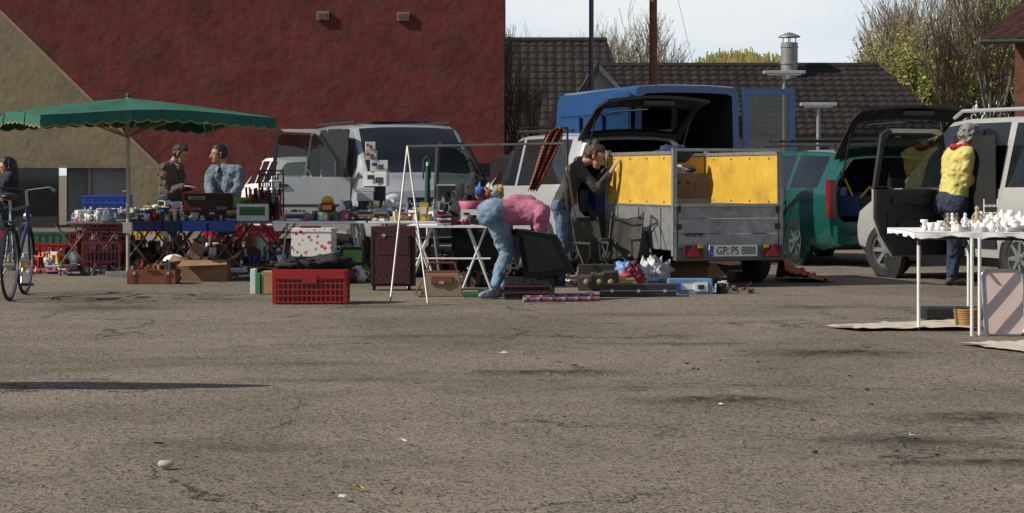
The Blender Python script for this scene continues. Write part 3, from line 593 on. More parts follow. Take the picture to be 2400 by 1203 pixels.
b.cyl((cx,cy,.02),(cx,cy,top+.03),.021,cm('a8a090',metal=.4),n=14)
for i in range(0,32,4):
    p=rim[i]; b.cyl((cx,cy,top-.03),(cx+p.x*.98,cy+p.y*.98,zr(i)-.02),.01,wood); b.cyl((cx,cy,top-.45),(cx+p.x*.5,cy+p.y*.5,top-.13),.009,wood)
b.box((cx,cy,.55),(.1,.1,.12),cm('9a9a96')); b.box((cx,cy,.03),(.5,.08,.05),galv); b.box((cx,cy,.03),(.08,.5,.051),galv); b.ell((cx,cy,top+.03),(.03,.03,.03),gcl); b.obj('shadow_parasol')
# unseen parasol added beyond the view; canopy shaped to cast the foreground shadow band
b=B(); ce=Vector((-2.7,11.62,0))+tosun*3.0; A_=Vector((1.42,0,0)); C_=tosun*1.0+Vector((0,.2,0)); nn_=A_.cross(C_).normalized(); 
if nn_.z<0: nn_=-nn_
vs=[ce+nn_*.12]; 
for k in range(24):
    a=2*math.pi*k/24; vs.append(ce+A_*math.cos(a)+C_*math.sin(a))
b.add(vs,[(0,1+k,1+(k+1)%24) for k in range(24)],gcl); b.cyl((ce.x,ce.y,0),ce+nn_*.1,.02,white); b.box((ce.x,ce.y,.04),(.5,.5,.08),galv); b.obj('shadow_parasol')
# ---------------- tables & goods
def legs(b,x0,x1,y0,y1,z,m,kind):
    if kind=='x':
        for xx in np.linspace(x0+.06,x1-.06,max(2,int((x1-x0)/.4)+1)):
            for yy in(y0+.05,y1-.05):
                b.cyl((xx-.22,yy,0),(xx+.22,yy,z-.02),.012,m); b.cyl((xx+.22,yy,0),(xx-.22,yy,z-.02),.012,m)
    else:
        for xx in(x0+.08,x1-.08):
            for yy in(y0+.06,y1-.06):
                b.cyl((xx+(.08 if xx<(x0+x1)/2 else -.08),yy,z-.02),(xx,yy,0),.013,m)
            b.cyl((xx,y0+.06,.25),(xx,y1-.06,.25),.01,m)
def table(name,x0,x1,y0,y1,z,top,legm,kind='x',rz=0):
    b=B(); cx=(x0+x1)/2;cy=(y0+y1)/2; b.T=frame((cx,cy,0),rz)@Matrix.Translation((-cx,-cy,0))
    b.box((cx,cy,z-.013),(x1-x0,y1-y0,.026),top); legs(b,x0,x1,y0,y1,z,legm,kind); return b.obj(name,bevel=.004)
def bottle(b,x,y,z,h,m):
    r=h*U(.13,.2); b.rev((x,y,z),[(0,0),(r,0),(r,h*.6),(r*.35,h*.78),(r*.35,h),(0,h)],m,10)
def cup(b,x,y,z,h,m): b.rev((x,y,z),[(0,0),(h*.35,0),(h*.5,h),(h*.44,h),(h*.32,h*.1),(0,h*.1)],m,12)
def clutter(b,x0,x1,y0,y1,z,n,hm=.2,ps=None):
    ps=ps or pal
    for i in range(n):
        x=U(x0,x1);y=U(y0,y1);m=random.choice(ps);t=R(); zz=z+.003+R()*.002
        h=U(.25,1)*hm
        if t<.28:
            a,c=U(.03,.12),U(.03,.09); b.box((x,y,zz+h/2),(a,c,h),m,rz=U(-.8,.8),ry=U(-.15,.15),tm=random.choice(ps))
            if R()<.7: b.box((x,y-c*.3,zz+h/2),(a*.7,c*.5,h*.45),random.choice(ps),rz=U(-.3,.3))
        elif t<.48: bottle(b,x,y,zz,h*1.05,m)
        elif t<.62: cup(b,x,y,zz,h*.6,m)
        elif t<.71:
            for k in range(random.randint(1,5)): b.box((x+U(-.01,.01),y,zz+.012+k*.024),(U(.12,.18),U(.1,.15),.02),random.choice(ps),rz=U(-.5,.5))
        elif t<.82: b.ell((x,y,zz+h*.3),(h*U(.25,.5),h*.3,h*.3),m,12,8,jit=1.)
        elif t<.88: b.rev((x,y,zz),[(.02,0),(h*.3,h*.1),(h*.4,h*.5),(h*.36,h*.5),(0,h*.12)],m,12)
        elif t<.94: # small basket or jug with handle
            b.rev((x,y,zz),[(0,0),(h*.28,0),(h*.36,h*.3),(h*.22,h*.6),(h*.26,h*.7)],m,12); b.path([(x+h*.22,y,zz+h*.6),(x+h*.5,y,zz+h*.5),(x+h*.34,y,zz+h*.2)],.005,m,6)
        else:
            b.cyl((x,y,zz+.01),(x+U(-.12,.12),y+U(-.1,.1),zz+h*.9),.007,m,n=6); b.ell((x,y,zz+.02),(.03,.03,.015),m,8,5)
def crate(b,c,size,m,rz=0,rows=4,cols=9,fill=None):
    T0=b.T.copy(); b.T=T0@frame(c,rz); a,d,h=size
    b.box((0,0,.012),(a-.02,d-.02,.02),m)
    for z in np.linspace(.02,h-.015,rows):
        hh=.035 if z>h-.03 else .014
        for y in(-d/2,d/2): b.box((0,y,z),(a,.014,hh),m)
        for x in(-a/2,a/2): b.box((x,0,z),(.014,d-.015,hh),m)
    for k in range(cols+1):
        x=-a/2+a*k/cols; 
        for y in(-d/2,d/2): b.box((x,y,h/2),(.011 if 0<k<cols else .03,.01,h-.01),m)
    for k in range(1,6):
        y=-d/2+d*k/6
        for x in(-a/2,a/2): b.box((x,y,h/2),(.01,.016,h-.01),m)
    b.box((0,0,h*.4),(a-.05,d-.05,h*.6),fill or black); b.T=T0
def bin_(b,c,size,m,rz=0):
    T0=b.T.copy(); b.T=T0@frame(c,rz); a,d,h=size
    b.box((0,0,.01),(a-.02,d-.02,.02),m)
    for y in(-d/2,d/2): b.box((0,y,h/2),(a,.012,h),m); b.box((0,y*1.02,h-.012),(a+.03,.022,.022),m); b.box((0,y*1.03,h*.45),(a*.96,.008,.012),m)
    for k in range(6): b.box((-a/2+a*(k+.5)/6,-d/2-.008,h*.5),(.01,.012,h*.8),m)
    for x in(-a/2,a/2): b.box((x,0,h/2),(.012,d-.014,h-.002),m); b.box((x*1.02,0,h-.014),(.022,d,.022),m)
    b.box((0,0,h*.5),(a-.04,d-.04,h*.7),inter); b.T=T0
def carton(b,c,size,m,rz=0,open_=True):
    T0=b.T.copy(); b.T=T0@frame(c,rz); a,d,h=size
    if not open_: b.box((0,0,h/2),size,m); b.box((0,-d/2-.002,h*.5),(a*.5,.004,h*.4),white)
    else:
        for y in(-d/2,d/2): b.box((0,y,h/2),(a,.006,h),m)
        for x in(-a/2,a/2): b.box((x,0,h/2),(.006,d-.008,h),m)
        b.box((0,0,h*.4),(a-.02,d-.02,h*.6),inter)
        b.slab([(-a/2,-d/2,h),(a/2,-d/2,h),(a/2+.02,-d/2-d*.35,h-U(.03,.12)),(-a/2-.02,-d/2-d*.35,h-.06)],(0,0,.005),m)
        b.slab([(-a/2,-d/2,h),(-a/2,d/2,h),(-a/2-a*.3,d/2,h+.05),(-a/2-a*.3,-d/2,h-.02)],(0,0,.005),m)
        b.slab([(a/2,-d/2,h),(a/2,d/2,h),(a/2+a*.25,d/2,h+.1),(a/2+a*.25,-d/2,h+.04)],(0,0,.005),m)
    b.T=T0
def gi(u0,u1,v0,v1):
    D=GD(v1); s_=F/D; return X((u0+u1)/2,D),D,(u1-u0)/s_,(v1-v0)/s_
tg=mat('table_grey',(.22,.21,.19),.7); rust=mat('trestle_brown',(.13,.09,.055),.7)
D=25.6
table('market_table',X(178,D),X(420,D),25.1,26.1,.60,tg,rust); table('market_table',X(425,D),X(655,D),25.1,26.1,.60,tg,rust)
b=B(); wp=[white,white,white,cm('a9b4c0'),cm('d0d2cf'),cm('c99aa0'),cm('8a8f96'),bluep,cm('4a4a50'),cm('6a7a8a')]
clutter(b,X(185,D),X(312,D),25.15,26.05,.60,420,.15,wp); b.obj('assorted_porcelain')
b=B(); clutter(b,X(312,D),X(435,D),25.15,26.05,.60,300,.16); clutter(b,X(440,D),X(600,D),25.6,26.05,.60,120,.18); clutter(b,X(340,D),X(420,D),25.7,26.05,.68,60,.16,[white,cm('5a4638'),cm('b8a27a'),black,cm('a9b4c0')]); b.obj('flea_market_goods')
b=B(); 
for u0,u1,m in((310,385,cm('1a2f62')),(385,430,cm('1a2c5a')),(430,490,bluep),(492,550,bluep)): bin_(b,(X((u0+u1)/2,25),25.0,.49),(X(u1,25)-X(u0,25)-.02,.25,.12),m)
b.obj('blue_storage_bins')
b=B()
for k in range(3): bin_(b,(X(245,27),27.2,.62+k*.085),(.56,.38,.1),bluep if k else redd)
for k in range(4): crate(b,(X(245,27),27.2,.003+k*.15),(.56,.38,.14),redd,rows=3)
b.obj('stacked_crates')
b=B(); x=X(495,25.9); b.box((x,25.75,.78),(.60,.3,.30),cm('4a1c16'),tm=cm('6a3020')); b.box((x,25.595,.88),(.56,.006,.06),cm('2a1210'))
b.box((x+.17,25.594,.74),(.18,.008,.14),cm('2a1a16')); b.box((x+.17,25.588,.75),(.13,.008,.04),cm('7a6a60'))
rb=b.obj('machine_box',bevel=.004); text('ROTOR',(x-.13,25.588,.87),.06,cm('d8c8b8'),rb); text('ROTOR',(x-.14,25.592,.74),.035,cm('d8c8b8'),rb)
b=B(); carton(b,(X(595,25.4),25.35,.605),(.37,.22,.2),white,open_=False); b.box((X(595,25.4),25.235,.72),(.3,.008,.1),cm('3a6a3a')); b.box((X(590,25.6),25.5,.83),(.38,.25,.1),cm('7a8a3c'),rz=.1); b.box((X(590,25.6),25.36,.83),(.2,.01,.05),cm('3a5a30'),rz=.1); b.obj('appliance_boxes')
b=B(); x0=X(605,25.8);x1=X(662,25.8)
for xx in(x0,x1): b.cyl((xx,25.9,.6),(xx,25.9,1.2),.01,black)
for k in range(6):
    z=.66+k*.1; b.cyl((x0,25.9,z),(x1,25.9,z),.006,black)
    for i in range(9): b.box((x0+.02+i*.03,25.87,z-.035),(.02,.02,.07),random.choice([black,black,redp,chrome,bluep,cm('5a2a2a')]))
b.cyl((x0,25.9,1.2),(x1,25.9,1.2),.01,black); b.obj('tool_display_rack')
b=B()
for i in range(110):
    u=U(580,660); b.cyl((X(u,25.6),25.3+R()*.4,.62),(X(u,25.6)+U(-.03,.03),25.3+R()*.4,.62+U(.08,.4)),U(.006,.016),random.choice([black,redp,chrome,black,redd]),n=6)
b.obj('hand_tools')
b=B()
for u0,u1,v0,v1,m,k in((195,280,566,640,redd,'c'),(65,160,545,600,cm('3c6a50'),'b'),(70,165,572,612,redp,'b'),(315,380,530,592,yel,'b'),(580,650,530,590,redp,'b'),(480,560,530,592,redp,'b'),(165,215,545,600,redd,'c'),(600,650,560,608,redp,'c'),(220,300,560,612,redd,'c'),(455,530,560,612,redd,'b'),(540,600,545,600,redd,'c')):
    x,y,w_,h_=gi(u0,u1,v0,v1); (crate if k=='c' else bin_)(b,(x,y+.15,.004),(w_,.35,h_),m,rz=U(-.15,.15))
b.obj('plastic_crates')
b=B()
for y in np.arange(25.3,28,.35): clutter(b,X(170,y),X(645,y),y,y+.3,0,46,.42,dark+[redp,redd,black,black,brownL,white])
for y in (25.2,25.6): clutter(b,X(290,y),X(645,y),y,y+.3,0,60,.22,pal+[black,redd])
clutter(b,X(60,28),X(180,28),25.4,29,0,170,.2,[redp,cm('b0486a'),yel,cm('3c6a50'),white,redd,black,white])
b.obj('assorted_household_goods')
b=B(); clutter(b,X(70,25),X(190,25),24.6,25.3,0,40,.12,[white,cm('b0486a'),redp,white,black,cm('c99aa0')]); clutter(b,X(150,24.6),X(300,24.6),24.3,24.9,0,30,.10,dark); clutter(b,X(430,24),X(650,24),23.4,24.8,0,90,.10,[black,cm('8a8f96'),white,redd,black,cm('5a4638'),cardb]); b.obj('scattered_goods')
x,y,w_,h_=gi(297,410,634,667)
b=B(); b.box((x,y+.2,h_/2+.004),(w_,.36,h_),brownL); b.box((x,y+.015,h_+.01),(.1,.03,.02),brownL)
for k in(-.35,.35): b.box((x+k*w_,y+.018,h_/2),(.03,.01,h_*.9),cm('5a2a12')); b.box((x+k*w_,y+.012,h_*.8),(.03,.01,.03),chrome)
clutter(b,x-w_*.4,x+w_*.4,y+.1,y+.3,h_,20,.11,[black,redp,brownL,cm('5a4638')]); b.obj('leather_suitcase',bevel=.01)
b=B(); D=23.4; x=X(408,D); b.ell((x,D,.19),(.13,.1,.09),white,16,10); 
for k in range(4): b.box((x-.06+k*.04,D-.085,.2),(.018,.05,.05),black)
b.box((x,D,.11),(.2,.15,.03),black); b.obj('bicycle_helmet')
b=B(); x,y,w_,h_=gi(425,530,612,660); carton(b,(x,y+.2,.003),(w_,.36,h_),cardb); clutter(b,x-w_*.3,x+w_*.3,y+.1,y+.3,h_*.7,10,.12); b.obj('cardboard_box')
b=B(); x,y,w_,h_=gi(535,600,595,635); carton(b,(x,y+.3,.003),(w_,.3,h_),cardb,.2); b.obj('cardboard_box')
b=B(); x=X(436,23.3); D=23.3
wkb=mat('wicker_brown',(.22,.13,.06),.85,var=.35,bump=1.,bs=45)
b.T=frame((x,D,.1),0)@Matrix.Rotation(.5,4,'Y'); b.box((0,0,.15),(.16,.05,.36),wkb); b.box((0,-.03,.15),(.19,.03,.02),cm('4a2c18')); b.obj('wicker_hamper',bevel=.01)
b=B(); D=23.6; x=X(590,D)
for k in range(20): b.box((x-.3+k*.032,D+U(-.2,.1),.02+R()*.02),(.15,.12,.012),random.choice([white,cm('8a96a4'),black]),rz=R()*3,rx=U(-.15,.15))
b.obj('newspapers')
b=B(); x,y,w_,h_=gi(612,644,638,690); b.box((x,y+.14,h_/2+.003),(w_,.26,h_),wood); b.box((x-.1,y+.1,.1),(.05,.2,.2),cm('3c8a50')); b.box((x-.15,y+.12,.12),(.05,.15,.24),white); b.obj('wooden_box',bevel=.004)
b=B(); x,y,w_,h_=gi(642,808,633,714); crate(b,(x,y+.2,.004),(w_,.4,h_),redp,0,rows=6,cols=15,fill=mat('bottles_dark',(.05,.008,.008),.3))
b.box((x,y-.006,h_*.86),(w_,.016,h_*.22),redp); b.box((x,y-.018,h_*.74),(.13,.008,.08),cm('8a1a1c')); b.obj('red_bottle_crate')
b=B()
for k in range(13): b.ell((x+U(-.22,.22),y+.2+U(-.08,.08),h_+.02+U(0,.07)),(U(.07,.15),.1,U(.03,.07)),blackc,14,10,jit=.9)
b.obj('black_jacket')
fb=bpy.data.materials.new('floral_paper'); fb.use_nodes=True; n=fb.node_tree.nodes; l=fb.node_tree.links
tc=n.new('ShaderNodeTexCoord'); v=n.new('ShaderNodeTexVoronoi'); v.inputs['Scale'].default_value=17; nz=n.new('ShaderNodeTexNoise'); nz.inputs['Scale'].default_value=26; l.new(tc.outputs['Object'],v.inputs['Vector']); l.new(tc.outputs['Object'],nz.inputs['Vector'])
m1=n.new('ShaderNodeMath'); m1.operation='MULTIPLY_ADD'; m1.inputs[1].default_value=.45; l.new(nz.outputs['Fac'],m1.inputs[0]); l.new(v.outputs['Distance'],m1.inputs[2])
r=n.new('ShaderNodeValToRGB'); e=r.color_ramp.elements; e[0].position=.44; e[0].color=(.42,.03,.06,1); e[1].position=.68; e[1].color=(.66,.64,.60,1); a_=e.new(.50); a_.color=(.55,.25,.28,1); a_=e.new(.55); a_.color=(.22,.28,.16,1); a_=e.new(.58); a_.color=(.66,.64,.60,1)
l.new(m1.outputs[0],r.inputs[0]); l.new(r.outputs[0],n['Principled BSDF'].inputs['Base Color'])
D=22.6; b=B(); x=X(736,D); z0=Z(602,D); b.box((x,D,z0+.14),(.43,.3,.27),fb,rz=-.1); b.box((x,D,z0+.285),(.45,.32,.04),fb,rz=-.1); b.box((x-.05,D,z0+.315),(.22,.16,.03),brownL,rz=.3); b.box((x,D,z0/2),(.46,.35,z0-.01),inter); b.obj('floral_box',bevel=.005)
# middle tables
D=24.2
table('white_table',X(650,D),X(865,D),23.7,24.6,.635,cloth_w,alum,'s'); table('white_table',X(870,D),X(1050,D),23.7,24.6,.635,cloth_w,alum,'s')
b=B(); clutter(b,X(672,D),X(1045,D),23.75,24.55,.635,320,.12,pal+[white,chrome,wood]); b.obj('flea_market_goods')
b=B()
clutter(b,X(800,24.4),X(1040,24.4),24.1,24.55,.635,150,.23,[black,chrome,white,glass,cm('4a5a50'),cm('5a6a80'),cm('b8a27a'),cm('543a2a')]); b.obj('kitchenware')
b=B(); D=24.3; x=X(768,D); b.ell((x,D,.77),(.095,.09,.1),redp,16,10); b.ell((x,D-.02,.86),(.07,.06,.05),yel,14,8); b.box((x,D-.085,.78),(.1,.04,.05),yel); b.box((x,D,.67),(.17,.14,.05),redp); b.cyl((x-.09,D,.72),(x-.1,D,.82),.015,yel); b.obj('plastic_toy')
b=B(); D=24.4; x=X(858,D); b.box((x,D,.76),(.17,.2,.25),black); b.box((x,D-.08,.9),(.19,.14,.1),cm('a8acb0',rough=.3)); b.cyl((x,D-.1,.65),(x,D-.1,.77),.05,glass,n=14); b.box((x,D,.98),(.2,.2,.05),cm('a8acb0')); b.obj('coffee_machine',bevel=.008)
b=B(); z=1.02; 
for w_,h_,m,dx in((.27,.17,white,0),(.2,.13,white,.03),(.13,.11,cm('b0a8a0'),-.06),(.11,.10,cm('c8ccd0'),-.07)):
    x=X(882,24.5)+dx; b.box((x,24.5,z+h_/2),(w_,.2,h_-.003),m,rz=U(-.15,.15)); b.box((x-w_*.2,24.385,z+h_*.6),(w_*.3,.006,h_*.3),random.choice([cm('a43a2a'),cm('8a2a3a'),cm('2a3a5a')])); b.box((x+w_*.15,24.386,z+h_*.4),(w_*.3,.006,h_*.4),cm('4a4a50')); z+=h_
b.box((X(878,24.5),24.55,.83),(.24,.18,.38),cm('2a2a2e')); b.obj('stacked_boxes')
b=B(); D=24.0; x=X(900,D)
for k in range(12):
    a=k*.5236; b.cyl((x+.07*math.cos(a),D+.07*math.sin(a),.64),(x,D,.86),.003,chrome,n=5)
for r_,z in((.075,.66),(.06,.71),(.05,.76),(.03,.82)): b.rev((x,D,z),[(r_,-.003),(r_+.003,0),(r_,.003)],chrome,18)
b.obj('wire_basket')
b=B(); D=23.0; x=X(986,D); b.box((x,D+.8,.74),(.1,.06,.2),cm('b8a040')); b.box((x,D+.76,.75),(.06,.02,.07),white); b.obj('tin_box')
b=B()
for y in(24.0,24.6,25.2): clutter(b,X(660,y),X(1060,y),y,y+.5,0,70,.4,dark+[black,black,white])
clutter(b,X(795,23),X(870,23),22.6,23.2,0,22,.26,[cm('6a9a40'),white,cm('2a4a8a'),black,redd,black]); b.obj('assorted_household_goods')
b=B(); D=22.9; x=X(828,D); b.box((x,D,.2),(.22,.18,.36),cm('20242c')); b.box((x,D-.1,.28),(.2,.02,.14),cm('6a963c'),rx=-.3); b.box((x,D-.1,.13),(.2,.02,.1),white); b.box((x-.02,D-.113,.13),(.12,.006,.04),redd); b.obj('toy_box')
b=B(); D=24.9; x=X(1002,D); gn=mat('green_nylon',(.01,.07,.035),.8); b.cyl((x,D,0),(x,D,1.3),.016,white); b.rev((x,D,.55),[(.03,0),(.04,.1),(.032,.5),(.018,.7),(0,.74)],gn,10); b.path([(x-.05,D,1.1),(x-.045,D,1.32),(x,D,1.37),(x+.03,D,1.3),(x+.03,D,1.1)],.011,gn); b.obj('closed_parasol')
mar=mat('maroon_fabric',(.055,.010,.014),.8,bump=.3)
x,y,w_,h_=gi(869,972,535,682); b=B(); b.box((x,y+.13,h_/2+.03),(w_,.22,h_-.03),mar)
b.box((x,y+.005,h_*.5),(w_*.8,.03,h_*.78),mar); b.box((x,y+.012,h_*.72),(w_*.72,.05,h_*.3),mar); b.box((x,y+.13,h_+.012),(.16,.03,.02),black)
for z_ in(.12,.88): b.box((x,y-.012,h_*z_),(w_*.8,.006,.008),black)
for s_ in(-1,1):
    b.cyl((x+s_*w_*.4,y+.08,.03),(x+s_*w_*.4-.03,y+.08,.03),.03,black,n=14); b.path([(x+s_*w_*.47,y+.01,.05),(x+s_*w_*.47,y+.01,h_-.02)],.006,black)
b.rev((x-.09,y-.02,h_*.88),[(.02,0),(0,.003)],chrome,12,(0,-1,0)); b.obj('maroon_suitcase',bevel=.02)
x0,x1=X(960,21.8),X(1150,21.8)
b=B(); b.box(((x0+x1)/2,21.9,.628),(x1-x0,.7,.025),cloth_w,rz=-.05)
for a_ in(x0+.12,x1-.15):
    for yy in(21.62,22.15): b.cyl((a_-.13,yy,0),(a_+.1,yy,.61),.011,white); b.cyl((a_+.15,yy,0),(a_-.08,yy,.61),.011,white)
    b.cyl((a_-.08,21.62,.2),(a_-.08,22.15,.2),.01,white)
b.cyl((x0,21.62,.3),(x1,21.62,.3),.01,white); b.obj('folding_table')
b=B(); clutter(b,x0+.3,x1,21.6,22.2,.64,90,.08,[black,cm('24304a'),white,redp,cm('7a1d22'),black,black]); b.obj('flea_market_goods')
b=B(); D=22.0; b.rev((X(1103,D),D,.80),[(0,0),(.09,.01),(.12,.08),(.125,.08),(.1,.0)],cm('b0586f'),20); b.box((X(1103,D),D,.72),(.2,.2,.15),white); b.obj('pink_bowl')
b=B(); D=22.3; 
for k in range(16): b.ell((X(1148+U(-24,24),D),D+U(-.1,.1),.92+U(-.08,.09)),(.05,.045,.06),random.choice([cm('24509a'),cm('a89040'),cm('a8b0b8'),cm('2a4a80'),cm('904a30'),cm('a8b0b8')]),10,8,jit=.9)
b.box((X(1150,D),D+.1,.43),(.3,.3,.82),blackc,taper=.8); b.obj('fabric_bag')
b=B(); D=24.5; 
for k in range(14): b.ell((X(1090+U(-40,40),D),D+U(-.2,.2),.80+U(-.3,.2)),(U(.08,.14),.14,U(.08,.18)),blackc,14,9,jit=.9)
b.box((X(1090,D),D,.3),(.3,.35,.6),blackc); b.obj('black_clothes_heap')
# tubular display frame
b=B(); D1=20.2
a=P(955,343,D1); c=P(1320,336,D1+1.6)
for p in((915,707),(1003,712)): b.cyl(a,Vector((X(p[0],GD(p[1])),GD(p[1]),.0)),.010,alum,n=10)
for p in((1372,655),(1338,640)): b.cyl(c,Vector((X(p[0],GD(p[1])),GD(p[1]),.0)),.010,alum,n=10)
b.cyl(a,c,.010,alum); b.cyl(a+Vector((0,.25,0)),c+Vector((0,.25,-.0)),.010,alum); b.cyl(a,a+Vector((0,.25,0)),.010,alum); b.cyl(c,c+Vector((0,.25,0)),.010,alum)
b.cyl(P(937,500,20),P(979,500,20),.007,alum)
b.obj('display_frame')
# scarf draped
sc=bpy.data.materials.new('plaid_scarf'); sc.use_nodes=True; n=sc.node_tree.nodes; l=sc.node_tree.links; tc=n.new('ShaderNodeTexCoord'); w1=n.new('ShaderNodeTexNoise'); w1.inputs['Scale'].default_value=9; w2=n.new('ShaderNodeTexWave'); w2.inputs['Scale'].default_value=9; w2.bands_direction='Z'; w2.inputs['Distortion'].default_value=3; l.new(tc.outputs['Object'],w1.inputs[0]); l.new(tc.outputs['Object'],w2.inputs[0])
mm=n.new('ShaderNodeMath'); mm.operation='MULTIPLY'; l.new(w1.outputs['Fac'],mm.inputs[0]); l.new(w2.outputs['Fac'],mm.inputs[1]); r=n.new('ShaderNodeValToRGB'); e=r.color_ramp.elements; e[0].color=(.12,.032,.018,1); e[1].position=.6; e[1].color=(.26,.10,.045,1); l.new(mm.outputs[0],r.inputs[0]); l.new(r.outputs[0],n['Principled BSDF'].inputs['Base Color']); n['Principled BSDF'].inputs['Roughness'].default_value=.95
b=B(); D=23.2; pl=[(1312,300,10),(1302,310,20),(1292,335,22),(1282,365,20),(1270,395,16),(1260,422,15),(1248,447,11)]; nk=20; vs=[]
for i,(u,v,hw) in enumerate(pl):
    for k in range(nk+1):
        t=k/nk*2-1; vs.append(P(u+t*hw,v+3*math.sin(k*1.1),D+.05*math.sin(k*.9+i*.5)))
b.add(vs,[(i*(nk+1)+k,i*(nk+1)+k+1,(i+1)*(nk+1)+k+1,(i+1)*(nk+1)+k) for i in range(len(pl)-1) for k in range(nk)],sc,True)
b.cyl(P(1225,300,D),P(1330,300,D+.3),.012,black); b.cyl(P(1330,300,D+.3),Vector((X(1330,D+.3),D+.3,0)),.012,black); b.obj('hanging_scarf')
# folding chairs
olive=mat('olive_canvas',(.040,.040,.030),.9,var=.3,bump=.6,bs=8)
def chair(u,v,rz,sc=1):
    D=GD(v); b=B(); b.T=frame((X(u,D),D,0),rz)@Matrix.Scale(sc,4); w_=.22
    for s_ in(-1,1):
        b.cyl((s_*w_,-.25,0),(s_*w_,.2,.6),.012,black); b.cyl((s_*w_,.28,0),(s_*w_,-.22,.42),.012,black); b.cyl((s_*w_,.12,.4),(s_*w_,.32,.98),.012,black); b.cyl((s_*w_,-.22,.42),(s_*w_,-.22,.6),.012,black); b.box((s_*w_,-.02,.61),(.05,.46,.03),olive)
    b.cyl((-w_,-.25,.02),(w_,.28,.02),.01,black); b.cyl((w_,-.25,.02),(-w_,.28,.02),.01,black); b.cyl((-w_,-.25,.02),(w_,-.22,.4),.01,black); b.cyl((w_,-.25,.02),(-w_,-.22,.4),.01,black)
    n=12; vs=[]
    prof=[(-.24,.42),(-.1,.37),(.08,.37),(.15,.48),(.22,.7),(.27,.86),(.3,.95)]
    for y,z in prof:
        for k in range(n+1): t=k/n*2-1; e_=noise.noise(Vector((t*2.5,z*4,u))); vs.append((t*w_,y+.04*(1-t*t)*(z>.45)+.05*e_,z-.06*(1-t*t)+.03*e_))
    b.add(vs,[(i*(n+1)+k,i*(n+1)+k+1,(i+1)*(n+1)+k+1,(i+1)*(n+1)+k) for i in range(len(prof)-1) for k in range(n)],olive,True); b.obj('folding_camp_chair')
chair(1396,668,.5,.72); chair(1455,670,-.35,.78); chair(1428,655,.1,.82)
# open black suitcase with lid up
b=B(); x,y,w_,h_=gi(1182,1300,650,703); b.box((x,y+.22,h_/2+.003),(w_,.4,h_),blackc)
b.slab([P(1228,655,19.45),P(1345,640,19.75),P(1300,550,19.65),P(1212,538,19.4)],(.02,.08,0),blackc)
b.slab([P(1240,640,19.42),P(1325,630,19.70),P(1290,562,19.6),P(1224,550,19.36)],(.0,-.012,0),cm('141416'))
for k in range(14): b.ell((x+U(-.2,.24),y+.2+U(-.1,.1),h_+.02+U(0,.05)),(U(.06,.13),.1,.05),random.choice([cm('4a4238',bump=.5),blackc,cm('5c5648',bump=.5),blackc]),14,10,jit=.9)
for k in range(2): b.box((x-.05,y+.015,h_*.3+k*.06),(w_*.9,.012,.012),redd)
b.obj('open_black_suitcase',bevel=.012)
hb=bpy.data.materials.new('woven_beige'); hb.use_nodes=True; n=hb.node_tree.nodes; l=hb.node_tree.links; ck=n.new('ShaderNodeTexChecker'); ck.inputs['Scale'].default_value=60; ck.inputs[1].default_value=(.30,.23,.15,1); ck.inputs[2].default_value=(.18,.12,.08,1); tc=n.new('ShaderNodeTexCoord'); l.new(tc.outputs['Object'],ck.inputs[0]); l.new(ck.outputs[0],n['Principled BSDF'].inputs['Base Color'])
x,y,w_,h_=gi(985,1085,642,696); b=B(); b.box((x,y+.09,h_/2+.003),(w_,.16,h_),hb,taper=.8); b.box((x,y+.01,h_*.72),(w_*.5,.02,h_*.36),brownL); b.box((x,y+.09,h_+.01),(w_*.85,.1,.03),brownL); b.box((x,y-.005,h_*.62),(.05,.01,.03),chrome)
b.path([(x-w_*.38,y+.09,h_),(x-w_*.3,y+.09,h_+.1),(x+w_*.3,y+.09,h_+.1),(x+w_*.38,y+.09,h_)],.01,brownL); b.path([(x-w_*.45,y+.05,.15),(x-w_*.62,y-.02,.03),(x-w_*.5,y-.1,.015),(x-w_*.3,y-.12,.012)],.01,brownL); b.obj('beige_handbag',bevel=.02)
b=B(); x,y,w_,h_=gi(1085,1200,682,697); b.box((x,y+.12,.02),(w_,.28,.03),cm('2a6a3a',bump=.5)); b.box((x+.04,y+.1,.05),(w_*.5,.15,.03),black,rz=.3); b.obj('green_cloth')
b=B()
for v,m in((709,cm('8a566a')),(704,cm('5a4068')),(700,cm('9a8890'))):
    D=GD(v)
    for k in range(24):
        xa=X(1226,D)+.029*k; b.cyl((xa,D+.006*k,.024),(xa+.029,D+.006*(k+1),.024),.021,[m,cm('9a8890'),cm('6a3040'),m][(k*5+int(v))%4],n=12)
b.obj('rolled_carpets')
b=B(); x,y,w_,h_=gi(1408,1585,668,696); b.box((x,y+.12,h_/2+.003),(w_,.24,h_),black); b.box((x,y-.002,h_*.5),(w_,.006,.008),chrome)
for k in(-.35,0,.35): b.box((x+k*w_,y-.006,h_*.5),(.03,.008,.03),chrome)
b.obj('instrument_case',bevel=.01)
b=B(); x,y,w_,h_=gi(1568,1670,656,690); carton(b,(x,y+.14,.003),(w_,.24,h_),cm('5f8ab0'),0,False); b.box((x+.1,y+.01,h_*.5),(w_*.3,.02,h_*.6),white); b.box((x-.12,y+.01,h_*.5),(.05,.022,h_*.5),cm('204a8a')); b.box((x+.1,y-.002,h_*.5),(.06,.01,h_*.3),black); b.obj('light_blue_box')
def pbag(name,u,v,r,m,m2=None,k_=8):
    D=GD(v); b=B(); 
    for k in range(k_): b.ell((X(u,D)+U(-r*.5,r*.5),D+.1+U(-.05,.05),r*.6+U(-.2,.5)*r),(r*U(.4,.65),r*.45,r*U(.4,.65)),random.choice([m,m2 or m]),16,12,jit=1.2)
    b.slab([(X(u,D)-.02,D+.1,r*1.3),(X(u,D)+.03,D+.1,r*1.3),(X(u,D)+.06,D+.08,r*1.9),(X(u,D),D+.1,r*1.8)],(0,.01,0),m); b.obj(name)
